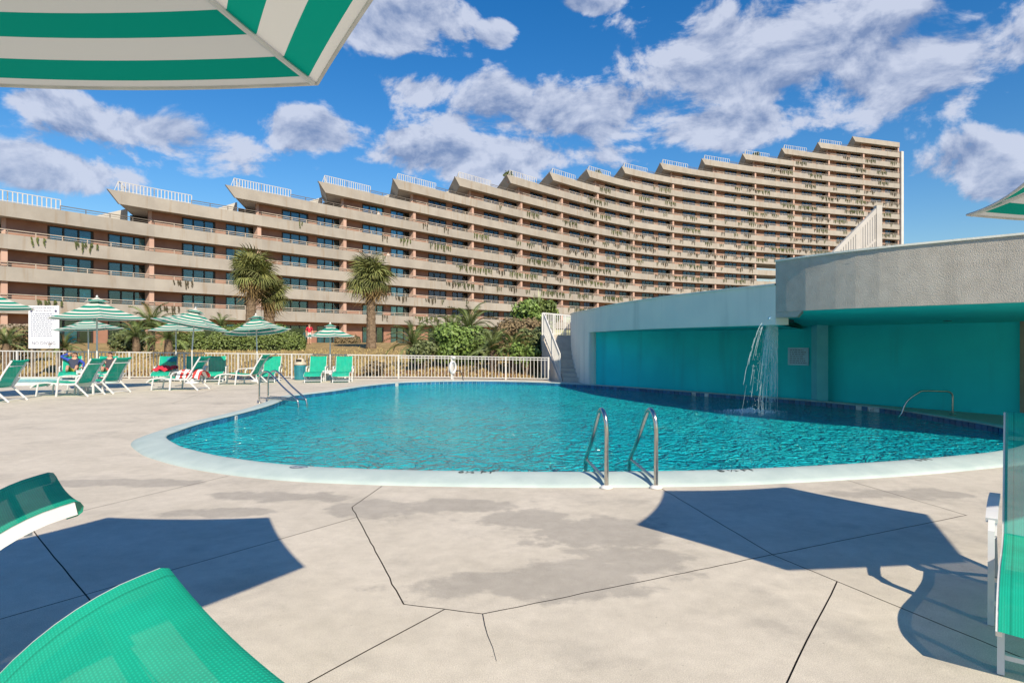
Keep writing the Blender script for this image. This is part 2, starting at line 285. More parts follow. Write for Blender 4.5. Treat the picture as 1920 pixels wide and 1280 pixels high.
# ------------------------------------------------------------------ mesh helpers
class MB:
    def __init__(s): s.v = []; s.f = []; s.uv = None; s.mi = []
    def add(s, vs, fs):
        n = len(s.v); s.v += [tuple(v) for v in vs]; s.f += [tuple(i + n for i in f) for f in fs]; return s
    def box(s, lo, hi, M=None):
        x0, y0, z0 = lo; x1, y1, z1 = hi
        vs = [Vector(p) for p in ((x0,y0,z0),(x1,y0,z0),(x1,y1,z0),(x0,y1,z0),(x0,y0,z1),(x1,y0,z1),(x1,y1,z1),(x0,y1,z1))]
        if M: vs = [M @ p for p in vs]
        return s.add(vs, [(0,3,2,1),(4,5,6,7),(0,1,5,4),(1,2,6,5),(2,3,7,6),(3,0,4,7)])
    def bar(s, a, b, w, h, up=Vector((0, 0, 1))):
        """rectangular bar from a to b, w across, h along up"""
        a = Vector(a); b = Vector(b); d = (b - a).normalized(); x = d.cross(up)
        if x.length < 1e-4: x = d.cross(Vector((0, 1, 0)))
        x.normalize(); u = x.cross(d).normalized(); vs = []
        for p in (a, b):
            for i, j in ((-1,-1),(1,-1),(1,1),(-1,1)): vs.append(p + x * i * w / 2 + u * j * h / 2)
        return s.add(vs, [(0,1,2,3),(7,6,5,4),(0,4,5,1),(1,5,6,2),(2,6,7,3),(3,7,4,0)])
    def sweep(s, pts, w, h):
        """rectangular section along a path lying in an x-z plane"""
        pts = [Vector(p) for p in pts]; rows = []
        for i, p in enumerate(pts):
            d = (pts[min(i+1, len(pts)-1)] - pts[max(i-1, 0)]).normalized(); y = Vector((0, 1, 0)); u = d.cross(y).normalized()
            rows.append([p + y*w*a/2 + u*h*b/2 for a, b in ((-1,-1),(1,-1),(1,1),(-1,1))])
        s.strip(rows, True); n = len(s.v); k = len(rows); s.f.append((n-4*k, n-4*k+1, n-4*k+2, n-4*k+3)); s.f.append((n-1, n-2, n-3, n-4)); return s
    def tube(s, pts, r, n=8, cap=True):
        pts = [Vector(p) for p in pts]; rs = r if isinstance(r, (list, tuple)) else [r] * len(pts)
        d0 = (pts[1] - pts[0]).normalized(); ref = Vector((0, 0, 1)) if abs(d0.z) < .9 else Vector((1, 0, 0)); x = d0.cross(ref).normalized(); base = len(s.v); vs = []; prev = d0
        for i, p in enumerate(pts):
            d = ((pts[min(i+1, len(pts)-1)] - pts[i]).normalized() + (pts[i] - pts[max(i-1, 0)]).normalized()); d = d.normalized() if d.length > 1e-6 else prev
            q = prev.rotation_difference(d); x = (q @ x).normalized(); y = d.cross(x).normalized(); prev = d
            for k in range(n):
                a = 2 * math.pi * k / n; vs.append(p + (x * math.cos(a) + y * math.sin(a)) * rs[i])
        fs = [(i*n+k, i*n+(k+1)%n, (i+1)*n+(k+1)%n, (i+1)*n+k) for i in range(len(pts)-1) for k in range(n)]
        if cap: fs += [tuple(range(n-1, -1, -1)), tuple((len(pts)-1)*n + k for k in range(n))]
        return s.add(vs, fs)
    def lathe(s, prof, c=(0, 0, 0), n=16):
        c = Vector(c); vs = [c + Vector((r * math.cos(2*math.pi*k/n), r * math.sin(2*math.pi*k/n), z)) for r, z in prof for k in range(n)]
        fs = [(i*n+k, i*n+(k+1)%n, (i+1)*n+(k+1)%n, (i+1)*n+k) for i in range(len(prof)-1) for k in range(n)]
        fs += [tuple(range(n-1,-1,-1)), tuple((len(prof)-1)*n+k for k in range(n))]
        return s.add(vs, fs)
    def strip(s, rows, closed=False):
        """quad sheet through equally long rows of points"""
        n = len(rows[0]); vs = [p for r in rows for p in r]; fs = []
        for i in range(len(rows) - 1):
            for k in range(n if closed else n - 1): fs.append((i*n+k, i*n+(k+1)%n, (i+1)*n+(k+1)%n, (i+1)*n+k))
        return s.add(vs, fs)
    def wallstrip(s, pts, z0, z1, th=0., nrm=None):
        rows = [[Vector((p[0], p[1], z)) for p in pts] for z in (z0, z1)]; return s.strip(rows)
    def mesh(s, name, m=None, smooth=False):
        me = bpy.data.meshes.new(name); me.from_pydata(s.v, [], s.f)
        if m: me.materials.append(MATS[m])
        if smooth: me.polygons.foreach_set('use_smooth', [True] * len(me.polygons))
        if s.uv:
            ul = me.uv_layers.new(name='UVMap')
            for l in me.loops: ul.data[l.index].uv = s.uv[l.vertex_index]
        me.update(); return me
    def build(s, name, m, parent=None, smooth=False): return ob(name, s.mesh(name, m, smooth), parent)
def ob(name, me, parent=None):
    o = bpy.data.objects.new(name, me); col.objects.link(o)
    if parent: o.parent = parent
    return o
def tag(o, label, cat, group=None, kind=None):
    o['label'] = label; o['category'] = cat
    if group: o['group'] = group
    if kind: o['kind'] = kind
    return o
def empty(name, loc=(0, 0, 0), rz=0.):
    o = bpy.data.objects.new(name, None); col.objects.link(o); o.location = loc; o.rotation_euler = (0, 0, rz); o.empty_display_size = .2; return o
def tree_children(o): return [c for c in bpy.data.objects if c.parent == o]
def copy_tree(o, parent=None):
    c = o.copy(); col.objects.link(c); c.parent = parent
    for ch in o.children: copy_tree(ch, c)
    return c
def spline(pts, closed=False, step=.3):
    pts = [Vector(p) for p in pts]; n = len(pts); out = []
    for i in range(n if closed else n - 1):
        g = (lambda k: pts[k % n]) if closed else (lambda k: pts[max(0, min(n - 1, k))])
        p0, p1, p2, p3 = g(i-1), g(i), g(i+1), g(i+2); m = max(1, int(round((p2 - p1).length / step)))
        for j in range(m):
            t = j / m; out.append(.5 * (2*p1 + (p2-p0)*t + (2*p0-5*p1+4*p2-p3)*t*t + (3*p1-p0-3*p2+p3)*t**3))
    if not closed: out.append(pts[-1])
    return out
def text_mesh(s, size, extrude=.001, align='CENTER', space=1.):
    c = bpy.data.curves.new('lettering', 'FONT'); c.body = s; c.size = size; c.extrude = extrude; c.align_x = align; c.align_y = 'CENTER'; c.space_line = space; c.resolution_u = 2
    o = bpy.data.objects.new('tmp', c); col.objects.link(o); dg = bpy.context.evaluated_depsgraph_get(); me = bpy.data.meshes.new_from_object(o.evaluated_get(dg)); bpy.data.objects.remove(o); return me
ORD = ['zeroth','first','second','third','fourth','fifth','sixth','seventh','eighth','ninth','tenth','eleventh','twelfth','thirteenth','fourteenth','fifteenth','sixteenth','seventeenth','eighteenth','nineteenth']

# ================================================================== SETTING
def sstep(a, b, x): t = max(0, min(1, (x - a) / (b - a))); return t * t * (3 - 2 * t)
def fence_y(x): return 26.9 - .0035 * (x + 10) ** 2 if x < -4 else 26.77 - .14 * (x + 4) - .02 * (x + 4) ** 2
def terrain(x, y):
    d = y - (fence_y(max(-24, min(4, x))) + .35)
    base = -.06 + 1.0 * sstep(0, 15, d) + .45 * sstep(14, 30, d)
    base += .62 * math.exp(-((x + 17.5) / 5.5) ** 2 - ((y - 33.5) / 3.6) ** 2)
    base += .35 * math.exp(-((x + 1) / 6) ** 2 - ((y - 31) / 2.5) ** 2)
    if d < 0: base = -.06 - 2.6 * sstep(0, -.5, d)
    return base
def make_ground():
    def axis(lo, hi, st, far): 
        a = []; x = lo
        while x < hi + 1e-6: a.append(x); x += st
        e = hi; k = st
        while e < far: k *= 1.6; e += k; a.append(e)
        e = lo; k = st; b = []
        while e > -far: k *= 1.6; e -= k; b.append(e)
        return b[::-1] + a
    xs = axis(-34, 34, .8, 4000); ys = axis(-14, 74, .5, 4000)
    m = MB(); m.v = [(x, y, terrain(x, y) if y > -60 else -.6) for y in ys for x in xs]; n = len(xs)
    m.f = [(j*n+i, j*n+i+1, (j+1)*n+i+1, (j+1)*n+i) for j in range(len(ys)-1) for i in range(n-1)]
    o = m.build('ground', 'lawn', smooth=True); tag(o, 'dry tan lawn rising from the fence to the apartment building', 'lawn', kind='structure')
make_ground()

# ---- pool outline (inner edge of the coping, at its top)
CZ = .08
POOL_PX = [(310,817),(328,831),(352,840),(425,856),(550,871),(700,878.5),(870,882),(1050,883.5),(1250,882),(1400,878),(1600,868),(1750,857),(1880,843)]
pool_pts = [G(a, b, CZ) for a, b in POOL_PX] + [Vector((7.75, 9.6, CZ)), Vector((8.45, 11.0, CZ))]
pool_pts += [G(a, b, CZ) for a, b in [(1760,779),(1660,764),(1560,753.5),(1460,745.5),(1360,738),(1250,730),(1150,723),(1060,718),(970,714.5),(870,713.5),(765,715.5),(690,722),(630,731),(580,737),(548,741),(532,748),(500,760),(440,776),(385,789),(335,805)]]
pool = spline([(p.x, p.y, 0) for p in pool_pts], True, .15)
def inside(x, y, poly):
    c = False; n = len(poly); j = n - 1
    for i in range(n):
        a, b = poly[i], poly[j]
        if (a[1] > y) != (b[1] > y) and x < (b[0]-a[0]) * (y-a[1]) / (b[1]-a[1]) + a[0]: c = not c
        j = i
    return c
area = sum(pool[i].x * pool[(i+1) % len(pool)].y - pool[(i+1) % len(pool)].x * pool[i].y for i in range(len(pool)))
if area < 0: pool.reverse()
NP = len(pool)
def normals(path, closed=True):
    out = []; n = len(path)
    for i in range(n):
        a = path[(i-2) % n] if closed else path[max(0, i-2)]; b = path[(i+2) % n] if closed else path[min(n-1, i+2)]
        d = (b - a).normalized(); out.append(Vector((d.y, -d.x, 0)))
    return out
PN = normals(pool)                                         # outward for a counter-clockwise path
def off(d, z, path=None, nn=None): return [p + n * d + Vector((0, 0, z)) for p, n in zip(path or pool, nn or PN)]

# ---- deck slabs: joints cut the sheet into slabs
def make_deck():
    root = empty('pool_deck'); tag(root, 'pale concrete pool deck of jointed slabs with dark damp stains', 'deck', kind='structure')
    def ext(a, b, d): v = (b - a).normalized(); return b + v * d
    outer = [Vector((-42,-9,0)), Vector((40,-9,0)), Vector((40,30,0)), Vector((3.5,30,0)), Vector((3.2,25.4,0))]
    outer += [Vector((x, fence_y(x) + .35, 0)) for x in [2 - i * 1.5 for i in range(18)]] + [Vector((-42, 27.0, 0))]
    g = lambda a, b: G(a, b)
    A = g(660,950); B = g(757,1132); C = g(905,1150); D = g(1420,1045)
    lines = [[ext(A, g(715,912), 1.0), A, B, C, D, ext(C, D, 3.6)],
             [g(842,1137), ext(g(842,1137), g(575,1280), 12)],
             [ext(g(1450,1040), g(1245,918), 1.2), g(1450,1040), g(1680,1135), ext(g(1450,1040), g(1680,1135), 9)],
             [g(1580,1070), ext(g(1565,1095), g(1470,1280), 13)],
             [g(690,963), ext(g(671,975), g(0,1170), 40)],
             [ext(g(185,1145), g(75,1010), 1.1), ext(g(75,1010), g(185,1145), 14)],
             [ext(g(100,970), g(405,897), 1.3), ext(g(405,897), g(100,970), 40)],
             [ext(g(205,795), g(385,735), 9), ext(g(385,735), g(205,795), 2.6)],
             [Vector((-42,16.2,0)), Vector((-5.2,16.0,0))],
             [g(1586,899), ext(g(1586,899), g(1835,972), 1.0)], [ext(g(1835,972), g(1586,899), .8), g(1586,899)],
             [Vector((6.2,6.9,0)), Vector((40,4.6,0))], [Vector((-13.5,11.,0)), Vector((-13.5,30,0))]]
    vs = []; es = []
    jr = random.Random(2)
    def chip(l):
        out = []
        for a, b in zip(l, l[1:]):
            n = max(1, min(60, int((b - a).length / .11))); d = (b - a).normalized(); sd_ = Vector((-d.y, d.x, 0))
            out += [a.lerp(b, k / n) + sd_ * (jr.gauss(0, .0022) if k else 0) for k in range(n)]
        return out + [l[-1]]
    def poly(pts, closed):
        b = len(vs); vs.extend([p.xy for p in pts]); n = len(pts)
        es.extend([(b+i, b+(i+1) % n) for i in range(n if closed else n-1)])
    poly(outer, True); hole = off(.2, 0)[::2]; poly(hole, True)
    for l in lines: poly(chip(l), False)
    V, E_, F_, _, oe, _ = delaunay_2d_cdt(vs, es, [], 0, 1e-4)
    cons = {tuple(sorted(e)) for e, o_ in zip(E_, oe) if o_}
    adj = {}
    for i, f in enumerate(F_):
        for k in range(3): adj.setdefault(tuple(sorted((f[k], f[(k+1) % 3]))), []).append(i)
    seen = [False] * len(F_); regions = []
    for i in range(len(F_)):
        if seen[i]: continue
        st = [i]; seen[i] = True; reg = []
        while st:
            a = st.pop(); reg.append(a); f = F_[a]
            for k in range(3):
                e = tuple(sorted((f[k], f[(k+1) % 3])))
                if e in cons: continue
                for b in adj[e]:
                    if not seen[b]: seen[b] = True; st.append(b)
        regions.append(reg)
    seal = MB()
    for reg in regions:
        c = sum((V[i] for i in F_[reg[0]]), Vector((0, 0))) / 3
        if not inside(c.x, c.y, outer) or inside(c.x, c.y, hole): continue
        bm = bmesh.new(); mp = {}
        for fi in reg:
            for i in F_[fi]:
                if i not in mp: mp[i] = bm.verts.new((V[i].x, V[i].y, 0))
            try: bm.faces.new([mp[i] for i in F_[fi]])
            except ValueError: pass
        bmesh.ops.recalc_face_normals(bm, faces=bm.faces)
        if bm.faces and sum(f.normal.z for f in bm.faces) < 0: bmesh.ops.reverse_faces(bm, faces=bm.faces)
        bmesh.ops.dissolve_limit(bm, angle_limit=.001, verts=bm.verts, edges=bm.edges)
        for f in bm.faces: seal.add([(v.co.x, v.co.y, -.010) for v in f.verts], [tuple(range(len(f.verts)))])
        ring = bmesh.ops.inset_region(bm, faces=bm.faces[:], thickness=.0045, use_boundary=True, use_even_offset=True)['faces']
        bmesh.ops.delete(bm, geom=ring, context='FACES')
        bmesh.ops.triangulate(bm, faces=bm.faces)
        me = bpy.data.meshes.new('concrete_slab'); bm.to_mesh(me); bm.free(); me.materials.append(MATS['deck']); ob('concrete_slab', me, root)
    seal.build('joint_sealant', 'sealant', root)
    # hairline crack running off the slab corner
    pts = [g(905,1151), g(909,1172), g(914,1190), g(924,1214), g(931,1240)]; m = MB(); rows = [[], []]
    for i, p in enumerate(pts):
        w = .0026 * (1 - .18 * i); rows[0].append(p + Vector((-w, 0, .003))); rows[1].append(p + Vector((w, 0, .003)))
    m.strip(rows).build('crack', 'black_paint', root)
make_deck()

# ---- pool
WZ = -.045
def make_pool():
    root = empty('swimming_pool', (1.2, 15, 0)); tag(root, 'large curved swimming pool with pale raised coping and blue tile band', 'pool', kind='structure')
    def ch(o): o.parent = root; o.matrix_parent_inverse = Matrix.Translation((-1.2, -15, 0)); return o
    prof = [(.47,-.03),(.455,.012),(.40,.035),(.30,.058),(.20,.074),(.12,CZ+.003),(.02,CZ+.002),(-.012,CZ-.008),(-.014,CZ-.026),(.004,CZ-.03)]
    m = MB(); m.strip([off(d, z) for d, z in prof], True); ch(m.build('coping', 'coping', smooth=True))
    m = MB(); m.strip([off(.014, .055), off(.014, -.34), off(-.42, -.35), off(-.44, -.75), off(-.44, -1.7)], True)
    n0 = len(m.v); inner = off(-.44, -1.7); m.v += [tuple(p) for p in inner]; m.f.append(tuple(range(n0, n0 + len(inner))))
    ch(m.build('basin', 'basin'))
    # single blue tiles under the coping (the near rim hides its own)
    meshes = []
    for k in range(4):
        t = MB(); h = .005 + .001 * k; t.box((-.068, -.006, -.072), (.068, h, .072)); t.box((-.062, h, -.066), (.062, h + .002, .066)); meshes.append(t.mesh('tile', 'tile'))
    cand = []
    for i in range(NP):
        p = (pool[i] + pool[(i+1) % NP]) / 2; d = (pool[(i+1) % NP] - pool[i])
        n = Vector((d.y, -d.x, 0)).normalized()
        if (Vector((0, 0, 0)) - p).dot(-n) > 0: cand.append((i, p, d))
    marks = {}
    def near(px, py): g = G(px, py, CZ); return min(cand, key=lambda c: (c[1].xy - g.xy).length)[0]
    for px, py, s in [(440,776,'P'),(747,717,'FT'),(1300,734,'8 FT'),(1322,736,''),(1630,760,'5 FT'),(1646,762,''),(1614,758.5,'')]: marks[near(px, py)] = s
    cnt = 0
    for i, p, d in cand:
        if cnt >= 299: break
        cnt += 1
        nm = 'depth_marker' if i in marks else 'tile'
        o = ob(nm, meshes[i % 4] if i not in marks else meshes[0].copy())
        if i in marks: o.data.materials[0] = MATS['marker_tile']
        ang = math.atan2(d.y, d.x)
        Mx = Matrix.Translation((p.x, p.y, -.022)) @ Matrix.Rotation(ang, 4, 'Z'); Mx = Mx @ Matrix.Diagonal((d.length / .148, 1, 1, 1)); ch(o); o.matrix_world = Mx
        o.matrix_parent_inverse = Matrix.Translation((-1.2, -15, 0)); o.matrix_basis = Mx
        if i in marks and marks[i]:
            me = text_mesh(marks[i], .10 if len(marks[i]) < 3 else .07, .0005); me.materials.clear(); me.materials.append(MATS['black_paint'])
            t = ob('marker_lettering', me, o); t.matrix_basis = Matrix.Translation((0, .009, 0)) @ Matrix.Rotation(math.pi, 4, 'Z') @ Matrix.Rotation(R(90), 4, 'X')
    # depth lettering painted on the coping
    for px, py, s, sz in [(881,886.5,'6½ FT',.155),(1374,884,'8 ½ FT',.15),(1742,865,'6 FT',.14)]:
        g = G(px, py, CZ + .004); me = text_mesh(s, sz, .0006); me.materials.clear(); me.materials.append(MATS['black_paint'])
        o = ob('depth_lettering', me); ch(o); i = min(range(NP), key=lambda k: (pool[k].xy - g.xy).length); d = pool[(i+2) % NP] - pool[i-2]
        o.matrix_basis = Matrix.Translation((pool[i].x + PN[i].x * .10, pool[i].y + PN[i].y * .10, CZ + .006)) @ Matrix.Rotation(math.atan2(d.y, d.x), 4, 'Z')
    # no-diving mark: ring with a slash
    g = G(562, 876, CZ); i = min(range(NP), key=lambda k: (pool[k].xy - g.xy).length); m = MB()
    m.tube([(.075*math.cos(a*R(22.5)), .075*math.sin(a*R(22.5)), 0) for a in range(17)], .009, 5, False).tube([(-.05,.05,0),(.05,-.05,0)], .009, 5)
    m.tube([(-.05,-.02,0),(.0,.02,0),(.05,.01,0)], .008, 5)
    o = m.build('no_diving_mark', 'sign_text'); ch(o); o.matrix_basis = Matrix.Translation((pool[i].x + PN[i].x*.1, pool[i].y + PN[i].y*.1, CZ + .003)) @ Matrix.Diagonal((1.3, .8, .3, 1))
    m = MB(); m.v = [(p.x, p.y, WZ) for p in off(.012, 0)]; m.f = [tuple(range(NP))]
    w = m.build('pool_water', 'water'); tag(w, 'rippling turquoise water filling the large curved pool', 'water', kind='structure')
make_pool()

# ---- small second pool by the fence at the left
def make_wading_pool():
    root = empty('wading_pool'); tag(root, 'shallow second pool with a pale kerb in front of the left fence', 'pool', kind='structure')
    c = Vector((-19.6, 24.0, 0)); ring = lambda rx, ry, z: [c + Vector((rx*math.cos(2*math.pi*k/48), ry*math.sin(2*math.pi*k/48), z)) for k in range(48)]
    m = MB(); m.strip([ring(4.75,1.75,.0), ring(4.72,1.72,.10), ring(4.4,1.42,.11), ring(4.38,1.40,.02)], True); m.build('kerb', 'coping', root, True)
    m = MB(); r = ring(4.4,1.42,.055); m.v = [tuple(p) for p in r]; m.f = [tuple(range(48))]; m.build('shallow_water', 'water', root)
make_wading_pool()

# ================================================================== POOL HOUSE (curved, two roof levels)
DRUM = [(3.0,29.5,0),(2.5,27.2,0),(2.47,25.2,0),(2.77,22.9,0),(3.1,19.7,0),(3.52,17.6,0),(3.87,16.05,0),(4.25,15.0,0),(4.74,13.7,0),(5.21,12.65,0)]
RIGHT = [(5.21,12.65,0),(5.50,11.99,0),(6.23,10.86,0),(7.56,9.45,0),(8.6,8.3,0),(9.3,7.3,0),(10.1,5.7,0),(11.0,4.0,0)]
UT, UB = 3.12, 2.13
BACK = [(2.98,23.1,0),(4.2,21.8,0),(5.67,20.0,0),(7.8,17.4,0),(9.3,15.1,0),(10.35,13.5,0),(11.6,11.4,0),(12.9,9.0,0),(14.4,6.0,0)]
def band(m, path, z0, z1, depth, step=.35):
    p = spline(path, False, step); n = [-q for q in normals(p, False)]           # into the building
    n = [Vector((abs(q.x) if q.x else 0, q.y if q.x > 0 else -q.y, 0)) for q in n]
    ins = [a + b * depth for a, b in zip(p, n)]
    up = lambda r, z: [Vector((a.x, a.y, z)) for a in r]
    m.strip([up(p, z0), up(p, z1), up(ins, z1), up(ins, z0), up(p, z0)])
    k = len(p) - 1; m.add([Vector((a.x, a.y, z)) for a, z in ((p[0],z0),(p[0],z1),(ins[0],z1),(ins[0],z0))], [(0,1,2,3)]); m.add([Vector((a.x, a.y, z)) for a, z in ((p[k],z0),(p[k],z1),(ins[k],z1),(ins[k],z0))], [(3,2,1,0)])
    return p
def make_pool_house():
    root = empty('pool_house', (7, 19, 0)); tag(root, 'curved stucco pool house with two roof bands and sea-green recessed walls', 'building')
    def B(m, name, mt, smooth=False):
        o = m.build(name, mt, root, smooth); o.matrix_parent_inverse = Matrix.Translation((-7, -19, 0)); return o
    ST, SB = 2.66, 1.88
    m = MB(); band(m, DRUM, SB, ST, .35); B(m, 'roof_band', 'smooth_stucco')
    m = MB(); band(m, RIGHT, UB, UT, .40); B(m, 'upper_roof_band', 'stucco')
    # thin caps on both bands
    for path, z, nm in ((DRUM, ST, 'coping_cap'), (RIGHT, UT, 'coping_cap')):
        p = spline(path, False, .35); n = normals(p, False); n = [q if q.x < 0 else -q for q in n]
        m = MB(); a = [q + w * .025 for q, w in zip(p, n)]; b = [q - w * .42 for q, w in zip(p, n)]
        up = lambda r, zz: [Vector((q.x, q.y, zz)) for q in r]
        m.strip([up(a, z + .002), up(a, z + .035), up(b, z + .035), up(b, z + .002), up(a, z + .002)]); B(m, nm, 'smooth_stucco')
    # end pillar: the drum reaching down to the deck
    m = MB(); pil = [p for p in DRUM[:4]]; p = spline(pil, False, .25); p.append(Vector((2.99, 23.02, 0))); p.append(Vector((3.6, 23.6, 0)))
    m.wallstrip(p, -.02, SB + .01); B(m, 'end_wall', 'smooth_stucco', True)
    # recessed wall
    bp = spline(BACK, False, .5); m = MB(); m.wallstrip(bp, -.05, 2.35); B(m, 'back_wall', 'teal_wall', True)
    # soffits
    def soffit(path, z, nm, mt, back, zb):
        p = spline(path, False, .4); m = MB(); rows = [[], []]
        for i, q in enumerate(p):
            t = i / (len(p) - 1); b = back(t); rows[0].append(Vector((q.x, q.y, z)) ); rows[1].append(Vector((b.x, b.y, zb)))
        m.strip(rows); B(m, nm, mt)
    bl = len(bp) - 1; ib = next(i for i, q in enumerate(bp) if q.x > 7.6) / bl
    bk = lambda a, b: (lambda t: bp[min(bl, int(round((a + (b - a) * t) * bl)))] + Vector((.3, .3, 0)))
    soffit(DRUM[3:], SB + .003, 'soffit', 'soffit', bk(0, ib), SB + .003); soffit(RIGHT, UB + .003, 'soffit', 'soffit', bk(ib, 1), 1.94)
    # roof decks
    m = MB(); ps = spline(DRUM, False, .5); rows = [[Vector((q.x, q.y, ST - .18)) for q in ps], [Vector((q.x + 9, q.y + 6, ST - .18)) for q in ps]]; m.strip(rows); B(m, 'roof_deck', 'slab')
    m = MB(); ps = spline(RIGHT, False, .5); rows = [[Vector((q.x, q.y, UT - .2)) for q in ps], [Vector((q.x + 7, q.y + 8.5, UT - .2)) for q in ps]]; m.strip(rows); B(m, 'roof_deck', 'slab')
    # end face of the raised block and its thick spout beam
    e = Vector(RIGHT[0]); r = (Vector((7.8, 17.4, 0)) - e).normalized()
    m = MB(); m.bar(e + r * .40 + Vector((.03, .0, (UT + UB) / 2 - .01)), e + r * 4.6 + Vector((.03, 0, (UT + UB) / 2 - .01)), .12, UT - UB - .04); B(m, 'block_end_wall', 'stucco')
    t = (Vector(RIGHT[1]) - e).normalized()
    m = MB(); a = e + t * .01; b = e + t * .52; m.add([Vector((q.x, q.y, z)) for q, z in ((a,UB-.11),(b,UB-.11),(b + t*.12,UB-.002),(a,UB-.002),(a + r*.5,UB-.11),(b + r*.5,UB-.11),(b + t*.12 + r*.5,UB-.002),(a + r*.5,UB-.002))], [(0,1,2,3),(7,6,5,4),(0,4,5,1),(1,5,6,2),(3,7,4,0)]); B(m, 'spout_beam', 'stucco')
    m = MB(); m.bar(e + r * .1 + Vector((.03, .02, UB-.15)), e + r * 1.2 + t * .25 + Vector((0, 0, UB-.15)), .10, .05); B(m, 'spout_pipe', 'dark_frame')
    m = MB(); q = e + r * .15 + Vector((-.03, 0, 0)); m.add([q + Vector(v) for v in ((0,0,UB+.1),(-.13,-.03,UB-.13),(0,0,UB-.13),(0,.3,UB+.1),(-.13,.28,UB-.13),(0,.3,UB-.13))], [(0,1,2),(5,4,3),(0,3,4,1),(1,4,5,2),(2,5,3,0)]); B(m, 'spout_cheek', 'sign_blue')
    # column
    c = P(1537, 748, 16.6); m = MB(); m.box((c.x - .145, c.y - .15, -.03), (c.x + .145, c.y + .15, 2.3)); B(m, 'column', 'pale_teal')
    # doorway at the far right
    def onback(px):
        k = min(range(len(bp)), key=lambda i: abs(bp[i].x / bp[i].y * F + 960 - px)); d = (bp[min(bl, k+1)] - bp[max(0, k-1)]).normalized(); return bp[k], d
    q, d = onback(1962); nrm = Vector((d.y, -d.x, 0)); nrm = nrm if nrm.x < 0 else -nrm
    Mx = Matrix.Translation(q + nrm * .02) @ Matrix.Rotation(math.atan2(d.y, d.x), 4, 'Z'); s = 1 if (Mx.to_3x3() @ Vector((0,1,0))).dot(nrm) > 0 else -1
    m = MB()
    for x0, x1, z0, z1 in ((-.58,-.48,0,2.0),(.48,.58,0,2.0),(-.58,.58,2.0,2.1)): m.box((x0, -.03, z0), (x1, .10, z1), Mx @ Matrix.Diagonal((1, s, 1, 1)))
    fr = B(m, 'door_frame', 'door'); m = MB(); m.box((-.48, 0, .01), (.48, .045, 2.0), Mx @ Matrix.Diagonal((1, s, 1, 1))); dr = B(m, 'door', 'door')
    m = MB(); m.box((-.40, .06, 1.0), (-.36, .09, 1.14), Mx @ Matrix.Diagonal((1, s, 1, 1))); h = m.build('handle', 'steel', dr)
    # pipe run under the soffit
    m = MB(); q2 = spline([G(1700,606.5,2.13)*1 if False else P(1660,607,15.6), P(1790,598,14.4), P(1925,590,13.4)], False, .5); m.tube(q2, .022, 6); B(m, 'conduit', 'teal_wall')
    return onback
onback = make_pool_house()

def word_lines(root, w, zs, hgt, y, seed, x0=None):
    """rows of small print too fine to read in the photograph: dark word-length marks"""
    rnd = random.Random(seed); m = MB()
    for z in zs:
        x = -w / 2; end = w / 2 * rnd.uniform(.55, 1)
        while x < end:
            l = min(end - x, hgt * rnd.uniform(1.2, 4)); m.box((x, y - .001, z - hgt/2), (x + l, y + .001, z + hgt/2)); x += l + hgt * .7
    m.build('small_print', 'small_print', root)
def wall_sign():
    q, d = onback(1496); nrm = Vector((d.y, -d.x, 0)); nrm = nrm if nrm.x < 0 else -nrm; z = H - (668 - 640) / F * q.y; w = 31 / F * q.y / abs(d.x * .95 + .2); h = 33 / F * q.y
    q = q + nrm * .03; root = empty('wall_sign', (q.x, q.y, z)); ang = math.atan2(nrm.y, nrm.x) + R(90); root.rotation_euler = (0, 0, ang)
    tag(root, 'small pale notice board on the sea-green wall behind the waterfall', 'sign')
    m = MB(); m.box((-w/2, -.012, -h/2), (w/2, .012, h/2)); m.build('board', 'sign_blue', root)
    word_lines(root, w * .8, [h * (.36 - .12 * k) for k in range(7)], h * .05, -.014, 3)
wall_sign()
def soffit_lamp():
    p = P(1779, 597, 13.6); root = empty('soffit_sensor', p); tag(root, 'small black and green fixture mounted under the pool house soffit', 'fixture')
    m = MB(); m.box((-.09,-.06,-.06),(.02,.06,.06)); m.bar((-.03,0,.06),(-.03,0,.30),.02,.02, Vector((0,1,0))); m.build('housing', 'sensor_black', root); m = MB(); m.lathe([(.045,0),(.05,.06),(.03,.10)], (0.07,0,-.05), 12); m.build('lens', 'sensor_green', root)
    m = MB(); m.bar((.1,0,.02),(.42,.02,.07),.03,.02); m.build('arm', 'sensor_black', root)
soffit_lamp()

